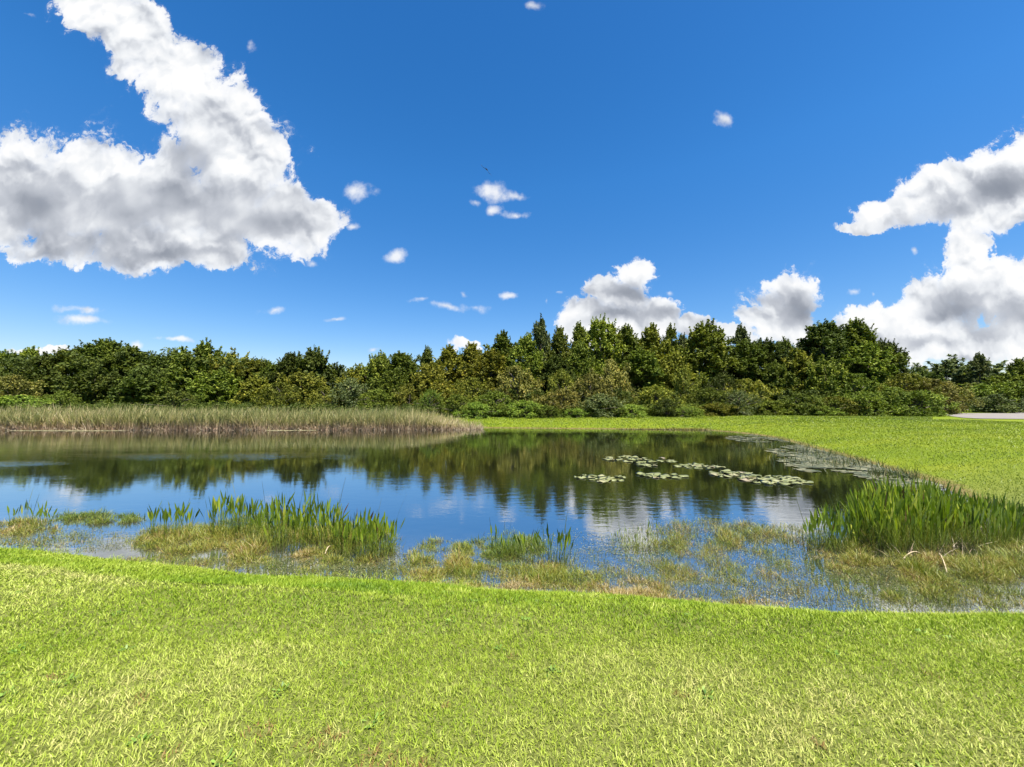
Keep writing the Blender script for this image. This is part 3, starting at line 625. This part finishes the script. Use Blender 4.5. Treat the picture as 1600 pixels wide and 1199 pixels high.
def leaf_cloud(r_, centers, rads, per, size, upb=.5, spray=0.0, tonec=None):
    """leaf kites scattered in clumps"""
    nC = len(centers); idx = np.repeat(np.arange(nC), per); n_ = len(idx)
    d = r_.normal(0, 1, (n_, 3)); d /= np.linalg.norm(d, axis=1)[:, None]
    rr = r_.random(n_) ** .45
    off = d * rr[:, None] * rads[idx][:, None] * np.array([1, 1, .72])
    if spray > 0:                       # long upward shoots
        k = r_.random(n_) < .62; ns = 6
        sh = r_.integers(0, ns, n_); sd = r_.normal(0, 1, (nC, ns, 3)); sd[..., 2] = np.abs(sd[..., 2]) + 1.4; sd /= np.linalg.norm(sd, axis=2)[..., None]
        t = r_.random(n_) ** .8
        so = sd[idx, sh] * (t * rads[idx] * (1.0 + spray))[:, None] + r_.normal(0, .085, (n_, 3)) * (1.25 - t)[:, None] * rads[idx][:, None]
        off = np.where(k[:, None], so, off)
    P = centers[idx] + off
    nrm = r_.normal(0, 1, (n_, 3)) + off / (rads[idx][:, None] + 1e-6) * .7 + np.array([0, 0, upb]); nrm /= np.linalg.norm(nrm, axis=1)[:, None]
    a = np.cross(nrm, r_.normal(0, 1, (n_, 3))); a /= np.linalg.norm(a, axis=1)[:, None]; b = np.cross(nrm, a)
    s = size * r_.uniform(.6, 1.4, n_)[:, None]
    V = np.stack([P - a * s, P - b * s * .45 + nrm * s * .12, P + a * s, P + b * s * .45 + nrm * s * .12], 1)
    ct = r_.random(nC) if tonec is None else tonec
    tone = np.clip(.42 + .42 * (ct[idx] - .5) + r_.normal(0, .17, n_), 0, 1)
    return V.reshape(-1, 3), np.repeat(tone, 4)
def env(kind, t):                       # crown half width at height fraction t of the crown
    if kind == 'round': return math.sqrt(max(0, 1 - (2 * t - 1) ** 2)) * .95 + .05
    if kind == 'dome': return (1 - max(0, t - .35) ** 2 / .45) ** .7 if t > .35 else .75 + .7 * t
    if kind == 'cone': return max(.08, (1 - t) ** .55) * (.6 + .4 * min(1, t * 5))
    if kind == 'col': return min(1, (1 - t) * 2.2 + .10) * (.7 + .3 * min(1, t * 4))
    return 1
def tree_proto(kind, seed, H=15.0, Rw=3.4, nC=150, per=125, size=.20, crown0=.16, spray=.35, crad=(.45, .90), open_=0.0):
    r_ = np.random.default_rng(seed); cs = []
    lob = r_.random(8) * 6.28
    while len(cs) < nC:
        t = r_.random() ** (.85 if kind in ('round', 'dome') else 1.05); a = r_.random() * 6.283
        e = env(kind, t) * (1 + .22 * math.sin(2 * a + lob[0] + 5 * t) + .18 * math.sin(3 * a + lob[1] - 9 * t) + .15 * math.sin(7 * t * 3 + lob[2] + a))
        rr = (r_.random() ** .42) * e
        if open_ and math.sin(a * 2 + lob[3] + 14 * t) > 1 - open_: continue
        z = H * (crown0 + (1 - crown0) * t)
        cs.append((rr * Rw * math.cos(a), rr * Rw * math.sin(a), z - .5))
    cs = np.array(cs); rads = r_.uniform(*crad, nC) * (1.12 - .4 * (cs[:, 2] / H)); 
    V, tone = leaf_cloud(r_, cs, rads, per, size, spray=spray)
    if spray >= .3 and H > 6:            # leading shoots that stand out of the crown
        nS = int(34 + 30 * spray); top_ = cs[np.argsort(-(cs[:, 2] + r_.normal(0, H * .12, nC)))[:nS]]; nS = len(top_)
        dr = np.c_[top_[:, :2] / Rw * .8, np.full(nS, 1.3)] + r_.normal(0, .22, (nS, 3)); dr /= np.linalg.norm(dr, axis=1)[:, None]
        ln = r_.uniform(.9, 1.9, nS); k_ = 46; t_ = np.tile(np.linspace(.05, 1, k_), nS); ii = np.repeat(np.arange(nS), k_)
        pc = top_[ii] + dr[ii] * (ln[ii] * t_)[:, None]
        V2, t2 = leaf_cloud(r_, pc, (.26 * (1.15 - t_) + .05), 1, size * .8, upb=.1)
        V = np.concatenate([V, V2]); tone = np.concatenate([tone, np.clip(np.repeat(r_.normal(.5, .2, nS)[ii], 4) * .6 + t2 * .4, 0, 1)])
    TV, TQ = tube([(0, 0, -.5), (.1, .05, H * .25), (-.12, .1, H * .5), (.08, 0, H * .75), (0, 0, H * .95)], H * .015, .03, 7)
    for k in range(26):
        c = cs[r_.integers(nC)]; z0 = max(.8, c[2] * r_.uniform(.55, .8))
        v2, q2 = tube([(0, 0, z0), (c[0] * .5, c[1] * .5, (z0 + c[2]) * .5 + .2), tuple(c)], .075, .02, 4)
        o0 = len(TV); TV += v2; TQ += [tuple(i_ + o0 for i_ in q) for q in q2]
    return (V, tone, TV, TQ, H, Rw)
protos = {}
def P_(name, *a, **k):
    V, tone, TV, TQ, H, Rw = tree_proto(*a, **k)
    oc_ = mesh_np('crown', V, quads=np.arange(len(V)).reshape(-1, 4), mat=mLeaf, attrs={'tone': tone}); ot = mesh_np('trunk', TV, quads=TQ, mat=mBark, smooth=True)
    protos[name] = [oc_, ot, H, Rw, False]
P_('r1', 'round', 1, nC=255); P_('r2', 'round', 2, nC=255, open_=.2); P_('d1', 'dome', 3, nC=285); P_('d2', 'dome', 4, nC=270, open_=.15)
P_('s1', 'col', 5, nC=225, spray=.9); P_('s2', 'col', 6, nC=225, spray=1.1, open_=.2); P_('s3', 'dome', 7, nC=240, spray=1.0)
P_('c1', 'cone', 8, nC=195, spray=.4, crad=(.5, .9)); P_('c2', 'cone', 9, nC=172, spray=.3, open_=.25, crad=(.45, .8))
P_('l1', 'dome', 10, nC=180, per=95, open_=.3, spray=.3, crad=(.5, .9)); P_('l2', 'col', 11, nC=157, per=90, open_=.3, crad=(.45, .85))
P_('m1', 'dome', 21, H=8, nC=150, crown0=.05, spray=.3); P_('m2', 'round', 22, H=8, nC=150, crown0=.02, spray=.7); P_('m3', 'dome', 23, H=8, nC=140, crown0=.05, open_=.15, spray=.9)
P_('b1', 'dome', 12, H=5, Rw=3, nC=110, per=95, size=.12, crown0=.02, crad=(.4, .8)); P_('b2', 'dome', 13, H=5, Rw=3, nC=110, per=95, size=.12, crown0=.02, crad=(.4, .8), spray=.6)
P_('b3', 'round', 14, H=5, Rw=3, nC=100, per=95, size=.13, crown0=.0, crad=(.45, .8)); P_('b4', 'dome', 15, H=5, Rw=3, nC=80, per=80, size=.11, crown0=.02, crad=(.35, .7), spray=1.0, open_=.2)
COL = {'dark': (.066, .088, .016), 'mid': (.115, .145, .020), 'olive': (.165, .175, .025), 'light': (.160, .205, .028), 'yellow': (.190, .200, .030), 'brown': (.170, .165, .040), 'bright': (.160, .220, .034), 'grey': (.110, .135, .050)}
def plant(kind, px, top, hw, Y, col, label, group, cat='tree', name='tree', wide=1.0):
    X = at(px, top, Y)[0]; ztop = at(px, top, Y)[2]; zb = float(land(X, Y)) - .05
    if kind[0] != 'b' and (ztop - zb) / 15 < .78 * hw / FPX * Y / 3.4: kind = random.choice(('m1', 'm2', 'm3'))
    pr = protos[kind]
    root = bpy.data.objects.new(name, None); C.objects.link(root); root.location = (X, Y, zb)
    H = (ztop - zb) * (.955 if kind[0] != 'b' else 1); s = 1.12 * hw / FPX * Y / pr[3]
    root.scale = (s * 1.12, s * 1.12, H / pr[2] * 1.0); root.rotation_euler = (0, 0, random.random() * 6.28)
    for j in (0, 1):
        if pr[4]: o = pr[j].copy(); C.objects.link(o)
        else: o = pr[j]
        o.parent = root
        if j == 0:
            c = COL[col]; v = random.uniform(.74, 1.28); o.color = (c[0] * v * random.uniform(.93, 1.07), c[1] * v, c[2] * v, 1)
    pr[4] = True
    tag(root, label, cat, group)
    return root
GA, GB, GC_, GD = 'trees behind the reed bed', 'trees of the wood beyond the far bank', 'shrubs at the foot of the wood', 'trees beyond the path at right'
T = [ # kind, px, top, half width px, distance, colour, label
 ('l1', 12, 549, 24, 88, 'light', 'pale loose crowned tree cut by the left picture edge', GA),
 ('l2', 48, 540, 20, 90, 'light', 'tall pale feathery tree, second from the left edge', GA),
 ('c1', 70, 552, 22, 80, 'dark', 'dark pointed tree standing in front of the pale feathery ones', GA),
 ('l2', 100, 548, 16, 88, 'mid', 'small topped tree in the notch left of the big green crowns', GA),
 ('r1', 128, 541, 28, 84, 'mid', 'full rounded tree left of the highest peak behind the reeds', GA),
 ('s3', 170, 529, 27, 84, 'mid', 'highest tree behind the reeds with a knobbly peak', GA),
 ('d1', 203, 539, 28, 83, 'mid', 'broad green crown leaning on the highest tree behind the reeds', GA),
 ('r2', 240, 551, 20, 84, 'dark', 'dark middle crown left of the pale cloud tuft over the trees', GA),
 ('s1', 275, 547, 17, 86, 'mid', 'small peaked crown in the dip behind the reeds', GA),
 ('s3', 320, 537, 33, 82, 'mid', 'big domed tree with a twiggy tip behind the reeds', GA),
 ('d2', 365, 552, 30, 82, 'olive', 'sloping olive crown right of the big domed tree', GA),
 ('r1', 398, 561, 22, 80, 'olive', 'low olive crown on the falling skyline behind the reeds', GA),
 ('d1', 425, 568, 22, 78, 'mid', 'lowest rounded crown left of the dark spiky pair', GA),
 ('s2', 455, 551, 22, 76, 'dark', 'dark spiky tree, left one of the pair with ragged tops', GB),
 ('s3', 494, 547, 32, 76, 'dark', 'dark spiky wide tree, right one of the pair with ragged tops', GB),
 ('l2', 538, 578, 14, 76, 'grey', 'thin grey green tree top in the gap with the small cloud', GB),
 ('r2', 560, 575, 26, 72, 'olive', 'low olive tree filling the gap right of the spiky pair', GB),
 ('d1', 592, 554, 28, 70, 'mid', 'rounded tree right of the small cloud on the skyline', GB),
 ('s3', 628, 550, 26, 70, 'mid', 'bristly topped tree between rounded one and thin dark spire', GB),
 ('c2', 668, 541, 18, 70, 'dark', 'thin dark spire with open branches', GB),
 ('s1', 702, 541, 28, 69, 'olive', 'olive bushy tree right of the thin dark spire', GB),
 ('s2', 737, 536, 24, 70, 'olive', 'upright olive tree left of the small skyline cloud', GB),
 ('s1', 786, 519, 27, 70, 'mid', 'tall ragged tree where the skyline starts to climb', GB),
 ('c1', 845, 495, 24, 73, 'grey', 'grey green pointed tree, highest in the middle of the wood', GB),
 ('s1', 824, 523, 26, 66, 'light', 'light green upright tree in front of the grey pointed one', GB),
 ('s2', 874, 511, 20, 71, 'mid', 'spiky tree between the pointed one and the oval one', GB),
 ('s1', 905, 506, 22, 73, 'mid', 'narrow tree touching the left side of the oval crown', GB),
 ('r1', 938, 496, 26, 71, 'light', 'oval crowned tall tree in front of the white middle cloud', GB),
 ('s1', 908, 536, 22, 66, 'mid', 'shorter upright tree below the oval crown', GB),
 ('s2', 979, 508, 24, 70, 'mid', 'spiky upright tree right of the oval crown', GB),
 ('s1', 1018, 508, 28, 70, 'olive', 'bristly olive tree below the right end of the middle cloud', GB),
 ('l2', 1048, 505, 18, 72, 'mid', 'thin open tree showing cloud through its branches', GB),
 ('s2', 1066, 522, 14, 74, 'grey', 'small grey green top right of the open tree', GB),
 ('d1', 1101, 502, 32, 69, 'mid', 'big dome shaped tree standing against clear blue sky', GB),
 ('c2', 1156, 507, 22, 74, 'grey', 'layered conical tree top right of the big dome', GB),
 ('d2', 1160, 533, 28, 68, 'mid', 'full crown below the layered conical top', GB),
 ('r2', 1196, 530, 27, 69, 'dark', 'dark round crown below the right cloud tower', GB),
 ('l2', 1228, 525, 15, 71, 'mid', 'small fan shaped top left of the twin peaks', GB),
 ('d1', 1243, 546, 25, 66, 'olive', 'olive crown in front of the small fan shaped top', GB),
 ('s3', 1285, 502, 33, 68, 'dark', 'dark massive tree, left one of the twin peaks', GB),
 ('s2', 1336, 499, 28, 69, 'mid', 'ragged tall tree, right one of the twin peaks', GB),
 ('d2', 1350, 536, 28, 64, 'light', 'light green tree at the foot of the right twin peak', GB),
 ('r2', 1380, 531, 20, 68, 'dark', 'dark last tall tree where the wood ends', GB),
 ('d2', 1288, 562, 26, 61, 'light', 'light green low tree in front of the dark massive one', GB),
 ('s1', 1215, 568, 24, 62, 'mid', 'low mid green tree left of the light green low one', GB),
 ('s3', 765, 546, 26, 65, 'olive', 'olive tree in front of the ragged climbing one', GB),
 ('s3', 1000, 546, 28, 64, 'mid', 'dark green middle height tree below the bristly olive one', GB),
 ('s1', 1055, 550, 24, 64, 'olive', 'narrow olive tree left of and below the big dome', GB),
 ('d1', 870, 555, 24, 63, 'dark', 'dark middle height tree below the spiky one', GB),
 ('s1', 672, 570, 26, 63, 'olive', 'olive middle height tree below the thin dark spire', GB),
 ('r1', 615, 580, 26, 64, 'mid', 'mid green low tree below the bristly topped one', GB),
 ('d2', 470, 582, 34, 68, 'yellow', 'yellow green round bushy tree in front of the spiky pair', GB),
 ('d1', 150, 575, 30, 74, 'dark', 'dark low tree right above the reeds under the highest one', GA),
 ('r1', 225, 578, 30, 74, 'dark', 'dark low tree above the reeds under the dark middle crown', GA),
 ('d2', 345, 580, 30, 74, 'mid', 'mid green low tree above the reeds under the domed one', GA),
 ('d1', 405, 590, 26, 70, 'olive', 'olive low tree above the reeds left of the yellow one', GA),
 ('d1', 1440, 580, 24, 112, 'dark', 'small dark round tree just right of where the wood ends', GD),
 ('d2', 1490, 561, 44, 118, 'grey', 'wide dark domed tree beyond the path', GD),
 ('c2', 1528, 551, 17, 108, 'grey', 'spindly dark tree rising beside the wide domed one', GD),
 ('s2', 1592, 560, 16, 100, 'mid', 'ragged tree top at the right picture edge', GD),
 ('d1', 1575, 585, 32, 92, 'light', 'light green rounded tree below the ragged edge top', GD),
 ('d1', 1650, 570, 44, 100, 'mid', 'broad green tree cut off by the right picture edge', GD)]
for (k_, px, top, hw, Y_, c_, lab, g_) in T: plant(k_, px, top, hw, Y_, c_, lab, g_)
S = [
 ('b1', 20, 586, 34, 70, 'brown', 'rusty brown shrub above the reeds at the left edge'), ('b2', 30, 618, 34, 52, 'bright', 'bright green shrub peeping over the reeds at the left edge'),
 ('b2', 100, 612, 24, 56, 'mid', 'mid green shrub over the reeds below the dark pointed tree'), ('b1', 275, 610, 26, 58, 'dark', 'dark shrub over the reeds below the small peaked crown'),
 ('b3', 440, 598, 26, 60, 'olive', 'olive shrub left of and below the yellow bushy tree'), ('b3', 510, 606, 22, 60, 'yellow', 'yellow round shrub right of the yellow bushy tree'),
 ('b2', 548, 592, 30, 60, 'grey', 'grey green willowy shrub below the skyline gap'), ('b1', 590, 608, 24, 58, 'mid', 'green shrub right of the grey willowy one'),
 ('b3', 640, 600, 24, 60, 'olive', 'olive shrub over the reeds near their right third'), ('b4', 672, 610, 20, 54, 'bright', 'bright feathery shrub above the reed bed end'),
 ('b1', 712, 617, 26, 52, 'mid', 'low green shrub behind the thinning end of the reeds'), ('b1', 745, 628, 22, 50.5, 'bright', 'bright low shrub where reeds and lawn meet'),
 ('b3', 735, 590, 28, 58, 'olive', 'olive rounded shrub left of the brown one'), ('b3', 808, 572, 32, 60, 'brown', 'large brownish shrub below the light upright tree'),
 ('b2', 775, 612, 28, 54, 'mid', 'mid green shrub below and left of the large brownish one'), ('b1', 878, 578, 22, 58, 'yellow', 'yellowish shrub left of the big brown pair'),
 ('b3', 920, 584, 28, 57, 'brown', 'brown shrub, upper one of the big brown pair'), ('b3', 876, 608, 27, 54, 'brown', 'brown shrub, lower left one of the big brown pair'),
 ('b3', 955, 562, 28, 61, 'brown', 'olive brown tall shrub under the oval crowned tree'), ('b1', 1024, 602, 30, 56, 'olive', 'olive spreading shrub in the middle of the wood foot'),
 ('b3', 1068, 576, 20, 60, 'yellow', 'yellow shrub below the narrow olive tree'), ('b1', 1108, 606, 28, 55, 'mid', 'mid green shrub below the big dome tree'),
 ('b3', 1168, 592, 32, 57, 'olive', 'olive brown shrub below the dark round crown'), ('b4', 1130, 586, 24, 59, 'dark', 'dark open shrub between dome tree and olive brown shrub'),
 ('b2', 820, 626, 26, 51.5, 'bright', 'bright low shrub below the large brownish shrub'), ('b1', 852, 634, 20, 51, 'mid', 'tiny shrub left of the whitish leaved round one'),
 ('b2', 938, 616, 30, 52, 'grey', 'pale grey green round shrub on the lawn edge'), ('b1', 985, 632, 22, 51, 'bright', 'bright low shrub right of the pale round one'),
 ('b3', 1040, 624, 18, 51.5, 'dark', 'small dark ball shaped shrub on the lawn edge'), ('b4', 1075, 636, 24, 51, 'bright', 'low feathery shrub right of the dark ball'),
 ('b2', 1120, 630, 24, 52, 'olive', 'low olive shrub on the lawn edge below the dome tree'), ('b4', 1152, 612, 26, 52, 'grey', 'greyish feathery shrub with stiff shoots'),
 ('b1', 1205, 626, 28, 52, 'mid', 'low wide shrub right of the greyish feathery one'), ('b3', 1255, 616, 30, 51, 'mid', 'rounded green shrub below the low mid green tree'),
 ('b1', 1305, 620, 30, 50, 'olive', 'olive low shrub below the light green low tree'), ('b1', 1350, 612, 32, 49.5, 'mid', 'wide green shrub in the right third of the lawn edge'),
 ('b2', 1395, 606, 30, 49, 'mid', 'green shrub with silvery leaves left of the last bright one'), ('b1', 1440, 610, 28, 47.5, 'bright', 'bright green last shrub before the shaded path mouth'),
 ('b3', 1330, 584, 34, 57, 'light', 'light green tall shrub under the twin peaks'), ('b3', 1412, 584, 30, 58, 'olive', 'olive tall shrub under the last tall tree'),
 ('b3', 1445, 592, 30, 57, 'brown', 'rusty shrub, left one of the two by the path'), ('b3', 1482, 596, 24, 58, 'brown', 'rusty shrub, right one of the two by the path'),
 ('b4', 900, 638, 18, 50.5, 'bright', 'tiny bright shrub between the brown pair and the pale round one'), ('b2', 1285, 634, 24, 49.5, 'bright', 'small bright shrub at the foot of the olive low shrub'),
 ('b1', 1535, 600, 30, 72, 'bright', 'bright shrub beyond the path, left one of the row'), ('b2', 1575, 598, 30, 70, 'mid', 'mid green shrub beyond the path, middle one of the row'),
 ('b1', 1625, 590, 34, 68, 'mid', 'shrub beyond the path cut by the right edge'), ('b3', 1555, 616, 26, 66, 'grey', 'low dark shrub in front of the row beyond the path')]
for (k_, px, top, hw, Y_, c_, lab) in S: plant(k_, px, top, hw, Y_, c_, lab, GC_, 'shrub', 'shrub')
for k_ in protos:
    if not protos[k_][4]:
        for o in protos[k_][:2]: bpy.data.objects.remove(o)

# dark wood mass behind the single trees
def wood(name, x0, x1, y0, y1, nC, hfun, label, col, seed):
    r_ = np.random.default_rng(seed); x = r_.uniform(x0, x1, nC); y = r_.uniform(y0, y1, nC)
    z = 1.0 + hfun(x) * r_.random(nC) ** .9
    V, tone = leaf_cloud(r_, np.stack([x, y, z], 1), r_.uniform(.9, 1.7, nC), 60, .30)
    o = mesh_np(name, V, quads=np.arange(len(V)).reshape(-1, 4), mat=mLeaf, attrs={'tone': tone}); o.color = (*COL[col], 1)
    tag(o, label, 'wood', kind='stuff')
xa = np.array([-190, -113, -70, -55, -45, -34, -15, 0, 40, 70, 80, 86]); ha = np.array([12, 12, 12.5, 11, 9.5, 9, 12, 14.5, 15.5, 14.5, 12, 4])
wood('woods', -190, 86, 78, 96, 4200, lambda x: np.interp(x, xa, ha), 'dense dark mass of the wood filling gaps behind the single trees', 'dark', 5)
wood('woods', 128, 330, 120, 150, 1800, lambda x: 9 + 0 * x, 'far dark wood beyond the path at the right', 'grey', 6)
def under(x0, x1, y0, y1, nC, h, col, label, seed):
    r_ = np.random.default_rng(seed); x = r_.uniform(x0, x1, nC); y = r_.uniform(y0, y1, nC); z = land(x, y) + r_.random(nC) * h
    V, tone = leaf_cloud(r_, np.stack([x, y, z], 1), r_.uniform(.35, .7, nC), 60, .13)
    o = mesh_np('undergrowth', V, quads=np.arange(len(V)).reshape(-1, 4), mat=mLeaf, attrs={'tone': tone}); o.color = (*COL[col], 1); tag(o, label, 'undergrowth', kind='stuff')
under(-6, 57, 51.5, 56, 1500, 1.3, 'mid', 'low leafy undergrowth along the lawn edge of the wood', 8)
under(-6, 52, 56, 66, 1300, 3.5, 'dark', 'dark undergrowth inside the wood behind the shrubs', 9)
under(-110, -4, 50, 70, 1500, 1.5, 'dark', 'leafy undergrowth behind the reed bed', 10)

# ------------------------------------------------------------------ path on the right
o = ribbon('path', [(1466, 648, 649), (1480, 646.8, 650.5), (1505, 646.6, 654), (1530, 646.6, 655.6), (1570, 646.8, 655.8), (1600, 647, 656), (1700, 647, 657)], mP, .05)
tag(o, 'pale paved path end, nearer strip at the right edge', kind='structure')
o = ribbon('path', [(1480, 639.6, 640.6), (1520, 640, 642), (1560, 641, 643.6), (1600, 642.5, 647.5), (1700, 644, 650)], mP, .06)
tag(o, 'farther thin strip of the pale path curving behind the shrubs', kind='structure')

# ------------------------------------------------------------------ soaring bird
mBird, n, out = newmat('dark_feather'); p = principled(n, Base_Color=(.012, .010, .012, 1), Roughness=.7); n.l.new(p.outputs[0], out.inputs[0])
def bird():
    V, Qs = [], []
    prof = [(-.42, .01, 0), (-.36, .035, .0), (-.22, .075, .0), (0, .11, 0), (.18, .10, .0), (.30, .055, .01), (.36, .05, .015), (.42, .035, .01), (.47, .006, -.005)]
    S_ = 10
    for (x_, r_, z_) in prof:
        for s in range(S_):
            a = 6.28318 * s / S_; V.append((x_, r_ * math.cos(a), z_ + r_ * .8 * math.sin(a)))
    for j in range(len(prof) - 1):
        for s in range(S_): Qs.append((j * S_ + s, j * S_ + (s + 1) % S_, (j + 1) * S_ + (s + 1) % S_, (j + 1) * S_ + s))
    def wing(sg):
        sec = [(.05, .26, -.20, .03), (.35, .30, -.18, .09), (.65, .26, -.16, .12), (.88, .18, -.16, .10)]; o0 = len(V)
        for (y_, xf, xb, z_) in sec:
            V.extend([(xf, sg * y_, z_), ((xf + xb) / 2, sg * y_, z_ + .025), (xb, sg * y_, z_), ((xf + xb) / 2, sg * y_, z_ - .01)])
        for j in range(3):
            for s in range(4): a = o0 + j * 4; Qs.append((a + s, a + (s + 1) % 4, a + 4 + (s + 1) % 4, a + 4 + s))
        for k in range(5):               # spread finger feathers
            xa_ = .16 - k * .075; o1 = len(V); tx = xa_ + .10 - k * .06
            V.extend([(xa_ + .03, sg * .87, .10), (xa_ - .03, sg * .87, .10), (tx - .015, sg * (1.14 - .02 * k), .13), (tx + .015, sg * (1.16 - .02 * k), .13),
                      (xa_ + .03, sg * .87, .092), (xa_ - .03, sg * .87, .092), (tx - .015, sg * (1.14 - .02 * k), .124), (tx + .015, sg * (1.16 - .02 * k), .124)])
            Qs.extend([(o1, o1 + 1, o1 + 2, o1 + 3), (o1 + 7, o1 + 6, o1 + 5, o1 + 4), (o1, o1 + 3, o1 + 7, o1 + 4), (o1 + 1, o1 + 5, o1 + 6, o1 + 2)])
    wing(1); wing(-1)
    o0 = len(V); V.extend([(-.36, .04, .01), (-.36, -.04, .01), (-.66, -.11, .0), (-.66, .11, .0), (-.36, .04, -.004), (-.36, -.04, -.004), (-.66, -.11, -.012), (-.66, .11, -.012)])
    Qs.extend([(o0, o0 + 1, o0 + 2, o0 + 3), (o0 + 7, o0 + 6, o0 + 5, o0 + 4), (o0 + 2, o0 + 6, o0 + 7, o0 + 3), (o0, o0 + 3, o0 + 7, o0 + 4), (o0 + 1, o0 + 5, o0 + 6, o0 + 2)])
    return mesh_np('bird', V, quads=Qs, mat=mBird)
from mathutils import Matrix
b = bird(); yv = Vector((.70, 0, -.71)).normalized(); xv = Vector((.45, .85, -.05)); xv = (xv - xv.dot(yv) * yv).normalized(); zv = xv.cross(yv)
M = Matrix((xv, yv, zv)).transposed().to_4x4(); b.matrix_world = Matrix.Translation(Vector(at(760.5, 265, 56))) @ M
tag(b, 'dark soaring bird high in the blue sky above the small clouds', 'bird')
